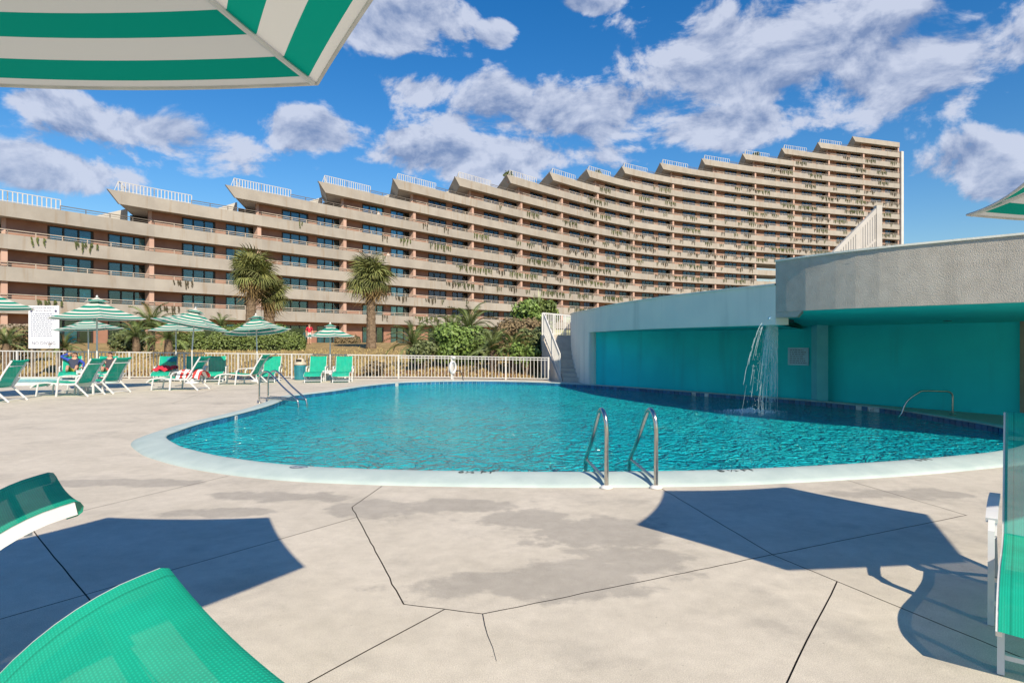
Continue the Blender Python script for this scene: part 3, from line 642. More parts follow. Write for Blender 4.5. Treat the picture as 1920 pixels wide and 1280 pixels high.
# stairs beside the drum
def make_stairs():
    root = empty('outdoor_stairs', (2.0, 24.6, 0)); tag(root, 'concrete outdoor stairs climbing between the white fence and the curved wall', 'stairs')
    def B(m, name, mt): o = m.build(name, mt, root); o.matrix_parent_inverse = Matrix.Translation((-2, -24.6, 0)); return o
    n = 11; rise = 1.83 / n; top = 1.83
    left = lambda y: 1.96 - .47 * ((y - 24.5) / 3.1)
    for k in range(n):
        y0 = 24.5 + .28 * k; y1 = 24.5 + .28 * n + .02 if k == n - 1 else y0 + .30
        m = MB(); xl = left(y0); m.add([Vector(v) for v in ((xl,y0,rise*k - (.0 if k else .05)),(2.9,y0,rise*k - (.0 if k else .05)),(2.9,y1,rise*k- (.0 if k else .05)),(left(y1),y1,rise*k- (.0 if k else .05)),(xl,y0-.02,rise*(k+1)-.002),(2.9,y0-.02,rise*(k+1)-.002),(2.9,y1,rise*(k+1)-.002),(left(y1),y1,rise*(k+1)-.002))], [(0,1,5,4),(4,5,6,7),(3,0,4,7),(2,3,7,6),(1,2,6,5),(0,3,2,1)]); B(m, 'step', 'step')
    m = MB(); m.add([Vector(v) for v in ((left(24.5)-.03,24.55,-.05),(left(27.6)-.03,27.6,-.05),(left(27.6)-.03,27.6,1.60),(left(24.5)-.03,24.55,.12),(left(24.5)-.16,24.55,-.05),(left(27.6)-.16,27.6,-.05),(left(27.6)-.16,27.6,1.60),(left(24.5)-.16,24.55,.12))], [(0,1,2,3),(7,6,5,4),(0,3,7,4),(3,2,6,7),(2,1,5,6)]); B(m, 'side_wall', 'step')
    m = MB(); m.box((1.30, 27.60, -.3), (2.85, 31.5, top - .005)); B(m, 'landing', 'step')
    # railings: sloping one on the open side, straight ones round the landing
    posts = []; m = MB(); a = Vector((left(24.6)-.1, 24.6, .10)); b = Vector((left(27.6)-.1, 27.6, 1.72)); m.bar(a + Vector((0,0,.95)), b + Vector((0,0,1.0)), .05, .06); B(m, 'top_rail', 'rail_white'); m = MB(); m.bar(a + Vector((0,0,.12)), b + Vector((0,0,.1)), .04, .04); B(m, 'bottom_rail', 'rail_white')
    for k in range(26):
        t = k / 25; p = a.lerp(b, t); m = MB(); w = .05 if k in (0, 12, 25) else .022; m.box((p.x-w/2,p.y-w/2,p.z+.02),(p.x+w/2,p.y+w/2,p.z+1.0)); B(m, 'post' if w > .03 else 'baluster', 'rail_white')
    A = Vector((1.38, 28.9, top)); C = Vector((2.75, 29.1, top)); m = MB(); m.bar(A + Vector((0,0,1.0)), C + Vector((0,0,.88)), .05, .06); B(m, 'top_rail', 'rail_white'); m = MB(); m.bar(A + Vector((0,0,.08)), C + Vector((0,0,.08)), .04, .04); B(m, 'bottom_rail', 'rail_white')
    for k in range(17):
        p = A.lerp(C, k / 16); hh = 1.0 - .12 * k / 16; w = .075 if k in (0, 6, 12) else .036; m = MB(); m.box((p.x-w/2,p.y-w/2,top),(p.x+w/2,p.y+w/2,top+hh)); B(m, 'post' if w > .05 else 'baluster', 'rail_white')
make_stairs()

def make_roof_fence():
    Y = 13.4; a = P(1560, 478, Y); b = P(1646, 391, Y + .5); root = empty('sloping_picket_screen', (b.x, b.y, 3.1)); tag(root, 'white sloping picket screen with tall end post on the pool house roof', 'railing')
    def B(m, name): o = m.build(name, 'screen', root); o.matrix_parent_inverse = Matrix.Translation((-b.x, -b.y, -3.1)); return o
    m = MB(); m.bar(a, b, .05, .09); B(m, 'sloping_rail')
    m = MB(); m.box((b.x-.06, b.y-.06, 3.1), (b.x+.06, b.y+.06, b.z + .06)); B(m, 'post')
    n = 19
    for k in range(1, n):
        p = a.lerp(b, k / n); m = MB(); w = .06 if k == 11 else .040; m.box((p.x-w/2,p.y-.015,3.05),(p.x+w/2,p.y+.015,p.z-.02)); B(m, 'picket')
    m = MB(); m.bar(P(1612,474,Y+.3), P(1644,447,Y+.5), .05, .05); B(m, 'brace')
make_roof_fence()

def waterfall():
    rnd = random.Random(5); root = empty('waterfall', (5.9, 14.3, 0)); root.location = (0,0,0); tag(root, 'thin waterfall spilling from the roof spout into the pool', 'waterfall', kind='stuff')
    m = MB(); src = Vector((5.24, 12.95, 1.99)); r = Vector((.48, .88, 0))
    def strand(p, v, w, sparse):
        t = 0; pts = []
        while True:
            q = p + v * t + Vector((0, 0, -4.9 * t * t)) + Vector((rnd.uniform(-.005,.005), rnd.uniform(-.005,.005), 0))
            if q.z < WZ: break
            pts.append(q); t += .022
        i = 0
        while i < len(pts) - 2:
            n = rnd.randint(2, 5) if sparse < .6 else rnd.randint(3, 9); seg = pts[i:i+n+1]
            if len(seg) > 1 and rnd.random() > sparse * (i / len(pts)): m.tube(seg, [w * rnd.uniform(.3, 1) for _ in seg], 4, False)
            i += n + rnd.randint(0, 2)
    for k in range(150):
        u = rnd.random(); p = src + r * (.1 + u * 1.1) + Vector((rnd.uniform(-.03,.03), 0, rnd.uniform(-.01,.02)))
        strand(p, Vector((-.50 * (1-u)**1.5 - .05 * rnd.random(), -.15 * rnd.random(), .05)), rnd.uniform(.0018, .0048), 1.05)
    for k in range(12): strand(src + Vector((-.05,0,.03)), Vector((-.80 + rnd.uniform(-.16,.2), rnd.uniform(-.12,.3), .02)), rnd.uniform(.0018, .005), 1.0)
    for k in range(1500):
        u = rnd.random(); t = rnd.uniform(.1, .62); p = src + r * u * .8 + Vector((-rnd.random() * .9 * (1-u), 0, 0)) * t + Vector((0,0,-4.9*t*t)); s = rnd.uniform(.0018, .005)
        if p.z > 0: m.tube([p, p - Vector((0,0,s*4))], [s, s*.4], 4)
    m.build('falling_strands', 'fall', root)
    m = MB(); c = G(1408, 771, WZ)
    for k in range(420):
        a = rnd.uniform(0, 6.28); d = rnd.random() ** 1.1; p = c + Vector((math.cos(a) * d * .85, math.sin(a) * d * .6, 0)); s = rnd.uniform(.008, .034) * (1.1 - d); hgt = rnd.uniform(.01, .09) * (1 - d) ** 2
        m.tube([p + Vector((0,0,-.005)), p + Vector((rnd.uniform(-.03,.03), 0, .012 + hgt))], [s, s * .3], 5)
    m.build('splash', 'foam', root)
waterfall()

# ================================================================== APARTMENT BUILDING
PIER_PX = [15,290,491,651,781,890,981,1057,1124,1191,1265,1344,1419,1491,1557,1622,1687]
PIER_Y = [55.6,66.4,75.8,85.5,95.2,104.9,114.3,123.3,131.6,139.3,146.3,152.4,157.7,162.4,166.6,170.4,174.3]
PIERS = [Vector(((p - 960) / F * y, y, 0)) for p, y in zip(PIER_PX, PIER_Y)]
d0 = PIERS[1] - PIERS[0]
PIERS = [PIERS[0] - d0 * 2.0, PIERS[0] - d0 * 1.0] + PIERS       # index 2 is s = 0
def path(s):
    k = s + 2; i = max(0, min(len(PIERS) - 2, int(math.floor(k)))); t = k - i
    g = lambda j: PIERS[max(0, min(len(PIERS) - 1, j))]
    p0, p1, p2, p3 = (g(i-1) if i else g(0)*2-g(1)), g(i), g(i+1), (g(i+2) if i + 2 < len(PIERS) else g(i+1)*2-g(i))
    return .5 * (2*p1 + (p2-p0)*t + (2*p0-5*p1+4*p2-p3)*t*t + (3*p1-p0-3*p2+p3)*t**3)
SKEW = Matrix.Rotation(R(-38), 3, 'Z')
def frame(s):
    a = path(s - .02); b = path(s + .02); t = (b - a).normalized(); return path(s), t, Vector((-t.y, t.x, 0))     # point, along, into the building
ZB = lambda n: 4.0 + 2.8 * n
FH = 1.27
def drum_top(px):
    pts = [(1075,585),(1110,575),(1200,562),(1300,551),(1454,538),(1455,489),(1560,476),(1700,461),(1920,441)]
    if px < 1075: return 600 if px > 1020 else 9999
    for (a, b), (c, d) in zip(pts, pts[1:]):
        if a <= px <= c: return b + (d - b) * (px - a) / max(1, c - a)
    return 441
def hidden(s, z):
    p = path(s); px = p.x / p.y * F + 960; py = 640 - (z - H) / p.y * F; return py > drum_top(px) + 4
def make_building():
    root = empty('apartment_building', (0, 105, 1.2)); tag(root, 'long curved beige apartment building stepping up floor by floor to a tower', 'building')
    inv = Matrix.Translation((0, -105, -1.2))
    def adopt(o): o.parent = root; o.matrix_parent_inverse = inv; return o
    def B(m, name, mt, smooth=False): return adopt(m.build(name, mt, None, smooth))
    END = 16.0; rnd = random.Random(11)
    def seg_pts(s0, s1, n): return [frame(s0 + (s1 - s0) * k / n) for k in range(n + 1)]
    def slab_piece(s0, s1, z0, z1, d0, d1, n=2, skew=False):
        m = MB(); f = seg_pts(s0, s1, n); fr = [p + q * d0 for p, t, q in f]; bk = [p + q * d1 for p, t, q in f]
        if skew: bk[0] = fr[0] + (SKEW @ f[0][2]) * ((d1 - d0) / math.cos(R(38))); bk[1] = bk[0].lerp(bk[-1], .5)
        up = lambda r, z: [Vector((v.x, v.y, z)) for v in r]
        lo = up(fr, z0); 
        m.strip([lo, up(fr, z1), up(bk, z1), up(bk, z0), lo])
        for k, sgn in ((0, 1), (n, -1)):
            vs = [Vector((v.x, v.y, z)) for v, z in ((fr[k],z0),(fr[k],z1),(bk[k],z1),(bk[k],z0))]; m.add(vs, [(0,1,2,3) if sgn > 0 else (3,2,1,0)])
        return m
    # shared window meshes, 1 unit wide
    WH = 2.42
    fm = MB()
    for x in (-.5, -.185, .155, .462): fm.box((x, -.06, 0), (x + .038, .06, WH))
    fm.box((-.5, -.055, WH - .07), (.5, .055, WH)); fm.box((-.5, -.055, 0), (.5, .055, .06)); frame_me = fm.mesh('window', 'dark_frame')
    pane_me = MB().box((-.142, -.008, .06), (.142, .008, WH - .07)).mesh('pane', 'glass')
    wide_me = MB().box((-.46, -.008, .06), (.46, .008, WH - .07)).mesh('pane', 'glass')
    cur = []
    for hh in (1.70, 1.78, 1.55, WH - .1):
        c = MB(); n = 22; r = [Vector((-.14 + .28 * k / n, .012 * math.sin(k * 2.1) + .01 * (k % 2), 0)) for k in range(n + 1)]
        c.strip([[v + Vector((0,0,.07)) for v in r], [v + Vector((0,0,hh)) for v in r]]); cur.append(c.mesh('curtain', 'curtain'))
    cur_pale = [c.copy() for c in cur]
    for c in cur_pale: c.materials[0] = MATS['curtain_pale']
    # hanging vines: a few shared clumps
    vines = []
    for k in range(8):
        v = MB(); dry = k >= 5; ln = [2.2, 3.4, 1.2, 4.6, .8, 2.0, 3.6, 1.0][k]; ns = int(ln * 3.2)
        for j in range(ns):
            x = -ln/2 + ln * (j + rnd.random()) / ns; l = rnd.uniform(.25, 1.0) * (1.0 if not dry else .9); q = Vector((x, -.05, .10)); z = 0
            while z < l:
                for e in range(3):
                    c = q + Vector((rnd.uniform(-.07,.07), rnd.uniform(-.08,.0), -z + rnd.uniform(-.05,.05))); s_ = rnd.uniform(.05, .12) * (1.25 - .5 * z / l); a = rnd.uniform(-.9, .9)
                    v.add([c, c + Vector((s_*math.cos(a)*.6, -.03, -s_*.9)), c + Vector((0, -.05, -s_*1.9)), c + Vector((-s_*math.cos(a)*.6, -.02, -s_*.8))], [(0,1,2,3)])
                q.x += rnd.uniform(-.035, .035); z += .085
        vines.append(v.mesh('hanging_vine', 'vine_dry' if dry else 'vine'))
    used_vine = 0; nwin = 0
    for n in range(0, 19):
        start = (n - 4) + .68 if n >= 3 else -2.0
        # --- slab and parapet, bay by bay
        k0 = int(math.floor(start)); ss = [start] + [float(k) for k in range(k0 + 1, int(END) + 1)]
        for a, b in zip(ss, ss[1:]):
            if hidden(a, ZB(n) + FH) and hidden(b, ZB(n) + FH): continue
            tip = (a == start and n >= 3)
            DP = 8.0
            if tip or (n >= 3 and abs(a - (k0 + 1)) < .01):            # the step is cut along the skewed party line
                pt, tt, qt = frame(start + .065); ft = pt + qt * .22; sk = SKEW @ qt
                pe, te, qe = frame(float(k0 + 1)); den = sk.cross(qe).z; rr = pe - ft; hit = ft + sk * (rr.cross(qe).z / den)
                if tip: poly = [ft] + [p + q * .22 for p, t, q in seg_pts(start + .065, b, 2)][1:] + [hit]
                else: f = seg_pts(a, b, 2); poly = [p + q * .22 for p, t, q in f] + [f[2][0] + f[2][2] * DP, ft + sk * (DP / math.cos(R(38))), hit]
                m = MB(); c_ = len(poly); m.add([Vector((v.x, v.y, ZB(n) + .02)) for v in poly] + [Vector((v.x, v.y, ZB(n) + .25)) for v in poly], [tuple(range(c_ - 1, -1, -1)), tuple(range(c_, 2 * c_))] + [(i, (i + 1) % c_, c_ + (i + 1) % c_, c_ + i) for i in range(c_)]); B(m, 'floor_slab', 'slab')
            else: B(slab_piece(a, b, ZB(n) + .02, ZB(n) + .25, .22, DP), 'floor_slab', 'slab')
            m = MB(); f = seg_pts(a, b, 2); fr = [Vector((p.x, p.y, 0)) for p, t, q in f]; bk = [p + q * .2 for p, t, q in f]
            up = lambda r, z: [Vector((v.x, v.y, z)) for v in r]; lo_f = up(fr, ZB(n)); lo_b = up(bk, ZB(n)); hi_f = up(fr, ZB(n) + FH); hi_b = up(bk, ZB(n) + FH)
            if tip:                                   # raked prow: the top edge runs ahead of the bottom edge
                t = f[0][1]
                for v in (hi_f, hi_b): v[0] = v[0] - t * .55
                for v in (lo_f, lo_b): v[0] = v[0] + t * .55
            m.strip([lo_f, hi_f, hi_b, lo_b, lo_f]); m.add([lo_f[0], hi_f[0], hi_b[0], lo_b[0]], [(0,1,2,3)]); m.add([lo_f[-1], hi_f[-1], hi_b[-1], lo_b[-1]], [(3,2,1,0)])
            B(m, 'parapet', 'fascia')
            if tip:                                   # end parapet running back from the prow
                p, t, q = f[0]; q = SKEW @ q; m = MB(); m.add([p - t*.55 + Vector((0,0,ZB(n)+FH)), p + t*.55 + Vector((0,0,ZB(n))), p + t*.55 + q*10 + Vector((0,0,ZB(n))), p - t*.55 + q*10 + Vector((0,0,ZB(n)+FH)), p - t*.30 + q*.2 + Vector((0,0,ZB(n)+FH)), p - t*.30 + q*10 + Vector((0,0,ZB(n)+FH)), p + t*.75 + q*.2 + Vector((0,0,ZB(n)+.012)), p + t*.75 + q*10 + Vector((0,0,ZB(n)+.012))], [(0,1,2,3),(0,3,5,4),(4,5,7,6),(1,6,7,2)]); B(m, 'end_parapet', 'fascia')
        # --- rails on the parapet
        for a, b in zip(ss, ss[1:]):
            if hidden(a, ZB(n) + FH + .4) and hidden(b, ZB(n) + FH + .4): continue
            z = ZB(n) + FH; tip = (a == start and n >= 3); segs = []
            if n == 18: segs = []
            elif tip: segs = [('w', a + .04, b)]
            elif n >= 3 and abs(a - (k0 + 1)) < .01: segs = [('w', a, a + .32), ('d', a + .32, b)]
            else: segs = [('b', a, b)]
            for kind, u, v in segs:
                m = MB(); f = [frame(u + (v - u) * k / 4) for k in range(5)]; far = path(a).y > 108
                up = lambda h_, o_=.1: [Vector((p.x, p.y, 0)) + q * o_ + Vector((0, 0, z + h_)) for p, t, q in f]
                if kind == 'w':
                    tr = up(.95); 
                    for i in range(4): m.bar(tr[i], tr[i+1], .05, .06); m.bar(tr[i] - Vector((0,0,.87)), tr[i+1] - Vector((0,0,.87)), .05, .05)
                    L_ = (v - u) * 12.2; cnt = max(2, int(L_ / (.34 if not far else .6)))
                    for i in range(cnt + 1):
                        p, t, q = frame(u + (v - u) * i / cnt); p = p + q * .1 + Vector((0, 0, z)); w = .085 if not far else .11; m.bar(p, p + Vector((0,0,.95)), w, .04, q)
                    if tip:
                        p, t, q = frame(u); e = p - t * .35 + q * .15; q = SKEW @ q; 
                        m.bar(Vector((e.x,e.y,z)), tr[0], .06, .05)
                        for i in range(9): pp = p + q * (1 + i) + Vector((0,0,z)); m.bar(pp, pp + Vector((0,0,.95)), .1, .05, t)
                        m.bar(tr[0], p + q * 9.5 + Vector((0,0,z+.95)), .05, .06)
                    B(m, 'terrace_railing', 'rail_white')
                else:
                    t1, t2 = up(.40), up(.18)
                    for i in range(4): m.bar(t1[i], t1[i+1], .06, .07); m.bar(t2[i], t2[i+1], .04, .045)
                    cnt = max(2, int((v - u) * 12.2 / 1.9))
                    for i in range(cnt + 1): p, t, q = frame(u + (v - u) * i / cnt); p = p + q * .1 + Vector((0, 0, z)); m.bar(p, p + Vector((0,0,.4)), .06, .06, q)
                    B(m, 'balcony_rail', 'rail_dark' if kind == 'd' else 'rail_beige')
        # --- storey below slab n
        zf = ZB(n - 1) + .25 if n else 1.15; zc = ZB(n) + .02
        k1 = max(-2, n - 3)
        for k in range(k1, int(END)):
            if hidden(k + .5, zc): continue
            mid = path(k + .5)
            if n == 0 and not (-2 <= k <= 6): continue
            SB_ = 1.2
            m = MB()
            for u, v in ((.0, .275), (.585, .685), (.985, 1.0)):
                f = slab_piece(k + u, k + v, zf, zc, SB_, SB_ + .25, 1); m.add(f.v, f.f)
            f = slab_piece(k + .27, k + .99, zf + 2.44, zc, SB_ + .03, SB_ + .2, 1); m.add(f.v, f.f)
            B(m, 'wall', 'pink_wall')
            m = MB(); p, t, q = frame(k + 1.0); Mx = Matrix(((t.x, q.x, 0, p.x), (t.y, q.y, 0, p.y), (0, 0, 1, 0), (0, 0, 0, 1)))
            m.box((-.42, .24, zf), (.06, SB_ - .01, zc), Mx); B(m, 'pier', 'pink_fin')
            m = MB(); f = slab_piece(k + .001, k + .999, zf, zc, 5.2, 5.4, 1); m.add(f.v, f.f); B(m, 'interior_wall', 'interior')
            if k == k1 and n >= 3:
                m = MB(); p, t, q = frame(k + .0); Mx = Matrix(((t.x, q.x, 0, p.x), (t.y, q.y, 0, p.y), (0, 0, 1, 0), (0, 0, 0, 1))); m.box((-.05, 0, zf), (.25, 10, zc), Matrix.Translation(p + q * SB_) @ Matrix.Rotation(R(-38), 4, 'Z') @ Matrix.Translation(-p) @ Mx); B(m, 'end_wall', 'pink_fin')
            # windows
            for u in (.43, .835):
                if hidden(k + u, zf + 1.9) or nwin >= 299: continue
                s0, s1 = k + u - .15, k + u + .15; pa = path(s0); pb = path(s1); q = frame(k + u)[2]; w = (pb - pa).length; c = (pa + pb) / 2 + q * (SB_ + .09); px = c.x / c.y * F + 960
                if px < -60: continue
                nwin += 1; ang = math.atan2((pb - pa).y, (pb - pa).x)
                Mx = Matrix.Translation((c.x, c.y, zf + .01)) @ Matrix.Rotation(ang, 4, 'Z') @ Matrix.Diagonal((w, 1, 1, 1))
                o = adopt(ob('window', frame_me)); o.matrix_basis = Mx
                if px < 1060:
                    for i, x in enumerate((-.325, .003, .328)): pn = ob('pane', pane_me, o); pn.location = (x, 0, 0)
                else: ob('pane', wide_me, o)
                drawn = rnd.random(); cset = cur_pale if rnd.random() < .22 else cur
                for i, x in enumerate((-.325, .003, .328)):
                    if rnd.random() < (.86 if drawn > .25 else .3): cu = ob('curtain', cset[3 if rnd.random() < .12 else rnd.choice((0, 0, 1, 2))], o); cu.location = (x, .07, 0)
        # --- vines trailing over the parapet
        for k in range(-1, int(END)):
            if n < 4 and k < 0 and n > 0: continue
            if k + .0 < start + .35: continue
            if n == 0 and k > 4: continue
            dens = .20 + .66 * sstep(1.5, 7, k) + .1 * (n in (2, 3, 4, 5))
            if k >= 4 and n >= k - 1: dens *= .45
            for j in range(3):
                if rnd.random() > dens or hidden(k + .5, ZB(n) + .9): continue
                s = k + .18 + .32 * j + rnd.uniform(-.08, .08)
                if s > 15.9: continue
                p, t, q = frame(s); px = p.x / p.y * F + 960
                if px < 0 or used_vine >= 299: continue
                used_vine += 1; vi = rnd.choice((0,1,2,3,4,5,6,7)) if k > 3 else rnd.choice((0,2,4,5,7))
                o = ob('hanging_vine', vines[vi]); o.matrix_basis = Matrix.Translation((p.x, p.y, ZB(n) + FH - .05)) @ Matrix.Rotation(math.atan2(t.y, t.x), 4, 'Z')
                side = ('left part', 'middle', 'right part')[j]; kind = 'brown withered' if vi >= 5 else 'green'
                tag(o, f'{kind} vines over the {ORD[n + 1]} balcony band up, {side} of {ORD[k + 2]} bay from left', 'vine', 'vines trailing over the balcony parapets')
    # white sloping party walls on the roof steps
    for n in range(3, 9):
        s0 = n - 4 + .55; p, t, q = frame(s0); p2, t2, q2 = frame(s0 + .42); z = ZB(n - 1) + .25
        a = p + q * 5; b = p2 + q2 * 5; m = MB(); m.add([a + Vector((0,0,z)), b + Vector((0,0,z)), b + Vector((0,0,z+3.2)), a + Vector((0,0,z+.9)), a + q*.3 + Vector((0,0,z)), b + q*.3 + Vector((0,0,z)), b + q*.3 + Vector((0,0,z+3.2)), a + q*.3 + Vector((0,0,z+.9))], [(0,1,2,3),(7,6,5,4),(3,2,6,7),(0,3,7,4),(1,5,6,2)]); B(m, 'roof_party_wall', 'white_wall')
    # white end wall of the tower
    p, t, q = frame(16.0); Mx = Matrix(((t.x, q.x, 0, p.x), (t.y, q.y, 0, p.y), (0, 0, 1, 0), (0, 0, 0, 1))); m = MB(); m.box((.02, -.5, 1.2), (.85, 12, ZB(18) - 1.2), Mx); B(m, 'tower_end_wall', 'white_wall')
    # rooftop plants
    print('windows', nwin, 'vines', used_vine)
make_building()

# ================================================================== OBJECTS
# ---- umbrellas
def canopy_mesh(name, Rr, rise, mt, drop=.0, seg=10, rows=14, sag=.03, hole=.0, n=6):
    m = MB(); m.uv = []; apo = Rr * math.cos(math.pi / n)
    for k in range(n):
        a0 = 2*math.pi*k/n; a1 = 2*math.pi*(k+1)/n; b0 = len(m.v)
        for j in range(rows + 1):
            f = hole + (1 - hole) * j / rows
            for i in range(seg + 1):
                t = i / seg; c = Vector((math.cos(a0), math.sin(a0), 0)).lerp(Vector((math.cos(a1), math.sin(a1), 0)), t) * Rr * f
                bow = 4 * t * (1 - t); c = c * (1 - .022 * bow * f)
                z = rise * (1 - f) - rise * .10 * math.sin(math.pi * f) - sag * bow * f
                m.v.append((c.x, c.y, z)); m.uv.append((t, apo * (1 - f)))
        for j in range(rows):
            for i in range(seg): m.f.append((b0 + j*(seg+1)+i, b0 + (j+1)*(seg+1)+i, b0 + (j+1)*(seg+1)+i+1, b0 + j*(seg+1)+i+1))
    return m.mesh(name, mt, True)
def make_umbrella(loc, Rr, zr, label, rot=0., rise=.55, mt='canopy_far', tilt=(0, 0), group=None, valance=.0):
    root = empty('patio_umbrella', loc, 0.); tag(root, label, 'umbrella', group)
    head = Matrix.Translation((0, 0, zr)) @ Matrix.Rotation(tilt[0], 4, 'X') @ Matrix.Rotation(tilt[1], 4, 'Y') @ Matrix.Rotation(rot, 4, 'Z')
    c = ob('canopy', canopy_mesh('canopy', Rr, rise, mt, hole=.12), root); c.matrix_basis = head
    hem = MB(); n = 6
    for k in range(n):
        a0 = 2*math.pi*k/n; a1 = 2*math.pi*(k+1)/n; pts = []
        for i in range(11):
            t = i / 10; v = Vector((math.cos(a0), math.sin(a0), 0)).lerp(Vector((math.cos(a1), math.sin(a1), 0)), t) * Rr; bow = 4*t*(1-t); pts.append(v * (1 - .022*bow) + Vector((0,0,-.03*bow - .004)))
        hem.tube(pts, .007, 5, False)
    h = hem.build('hem', 'white_cloth', c)
    v = ob('vent_cap', canopy_mesh('vent_cap', Rr * .26, rise * .25, mt, hole=.0, rows=5, sag=.01), root); v.matrix_basis = head @ Matrix.Translation((0, 0, rise * .86))
    top = head @ Vector((0, 0, rise * 1.1)); hub = head @ Vector((0, 0, rise * .92 ))
    m = MB(); m.tube([Vector((0, 0, .02)), Vector((0, 0, zr * .55)), hub * .98 + Vector((0,0,0))], .024, 10); m.build('pole', 'white_metal', root, True)
    m = MB(); m.lathe([(.0,0),(.03,.01),(.035,.04),(.02,.07),(.0,.08)], top - Vector((0,0,.02)), 10); m.build('finial', 'white_metal', root, True)
    m = MB(); m.lathe([(.24,.0),(.25,.03),(.23,.06),(.06,.09),(.04,.30),(.03,.30)], (0,0,.0), 18); m.build('base', 'white_metal', root, True)
    low = head @ Vector((0, 0, rise * .12)); m = MB(); m.lathe([(.03,-.04),(.05,-.03),(.05,.03),(.03,.04)], low, 10); m.build('hub', 'white_metal', root, True)
    for k in range(6):
        a = 2*math.pi*k/6; d = Vector((math.cos(a), math.sin(a), 0)); pr = []
        for i in range(9): f = .1 + .885 * i / 8; pr.append(head @ (d * Rr * f + Vector((0, 0, rise*(1-f) - rise*.10*math.sin(math.pi*f) - .017))))
        m = MB(); m.tube(pr, .010, 6); rb = m.build('rib', 'white_metal', root)
        m = MB(); m.tube([low, pr[4]], .007, 6); m.build('strut', 'white_metal', rb)
    return root
V0 = Vector((-.79, 2.6, 2.6)); RL = 1.42
make_umbrella((V0.x - RL*.5, V0.y - RL*.866, 0), RL, V0.z, 'striped green and white umbrella overhead at the upper left corner', 0., .52, 'canopy')
ang = R(127); c = Vector((3.60, 2.86, 0))
make_umbrella((c.x, c.y, 0), 1.34, 2.33, 'striped umbrella whose tip enters at the right edge', ang, .55, 'canopy')
UG = 'striped umbrellas by the far fence'
make_umbrella((-12.84, 19.8, 0), 1.42, 2.26, 'wide striped umbrella over the white chaises beside the rules board', R(8), .60, group=UG)
make_umbrella(G(166,712.1)*1, 1.22, 2.05, 'smaller striped umbrella behind the wide one, above two sunbathers', R(30), .45, group=UG, tilt=(0, R(-3)))
make_umbrella(P(360,716.5,23.6).xy.to_3d(), 1.38, 2.14, 'striped umbrella leaning over the chaise with the striped towel', R(20), .58, group=UG, tilt=(R(-6), R(9)))
make_umbrella(P(330,712,25.7).xy.to_3d(), 1.12, 2.0, 'low striped umbrella half hidden behind the leaning one', R(0), .42, group=UG)
make_umbrella(P(482,713,24.7).xy.to_3d(), 1.25, 1.93, 'striped umbrella tilted toward the pool in front of the hedge', R(12), .60, group=UG, tilt=(R(-4), R(-6)))
make_umbrella(P(619,711,25.6).xy.to_3d(), .98, 1.76, 'smallest striped umbrella between two green chairs by the palm', R(0), .46, group=UG)
make_umbrella((-13.75, 16.4, 0), 1.4, 2.42, 'striped umbrella cut by the left edge above the wading pool', R(5), .6, group=UG)

# ---- sling chaises
SW = .31
def rail_path(back, dx, curve):
    """side profile x (toward the feet), z: backrest then seat"""
    seat = [(0,.36),(.25,.345),(.55,.36),(.85,.385),(1.05,.375),(1.22,.33),(1.34,.24)]
    bk = []
    for i in range(11):
        t = i / 10; x = -dx * (t ** 1.15) - curve * math.sin(math.pi * t); z = .37 + back * math.sin(t * math.pi / 2 * .92) / math.sin(math.pi / 2 * .92) if curve else .37 + back * t
        bk.append((x, z))
    return bk, seat
def sling_mesh(name, prof, mt, w=SW, sag=.012, wrap=.02):
    m = MB(); m.uv = []; d = 0; n = 12
    pts = spline([(x, 0, z) for x, z in prof], False, .035); up = []
    for i, p in enumerate(pts):
        d = (pts[min(i+1, len(pts)-1)] - pts[max(i-1, 0)]).normalized(); q = d.cross(Vector((0, 1, 0))); up.append(q if q.dot(Vector((1, 0, .6))) > 0 else -q)
    pts = [p + q * .023 for p, q in zip(pts, up)]
    if wrap: q = up[-1]; e = pts[-1]; d = (pts[-1] - pts[-2]).normalized(); pts += [e + d*.016 - q*.008, e + d*.022 - q*.025, e + d*.016 - q*.042, e - q*.05, e - d*.03 - q*.05]
    rows = len(pts); w = w + .006; d = 0.
    for j, p in enumerate(pts):
        if j: d += (pts[j] - pts[j-1]).length
        for i in range(n + 1):
            u = i / n * 2 - 1; m.v.append((p.x, u * w, p.z - sag * (1 - u*u))); m.uv.append((u * w, d))
    for j in range(rows - 1):
        for i in range(n): m.f.append((j*(n+1)+i, j*(n+1)+i+1, (j+1)*(n+1)+i+1, (j+1)*(n+1)+i))
    return m.mesh(name, mt, True)
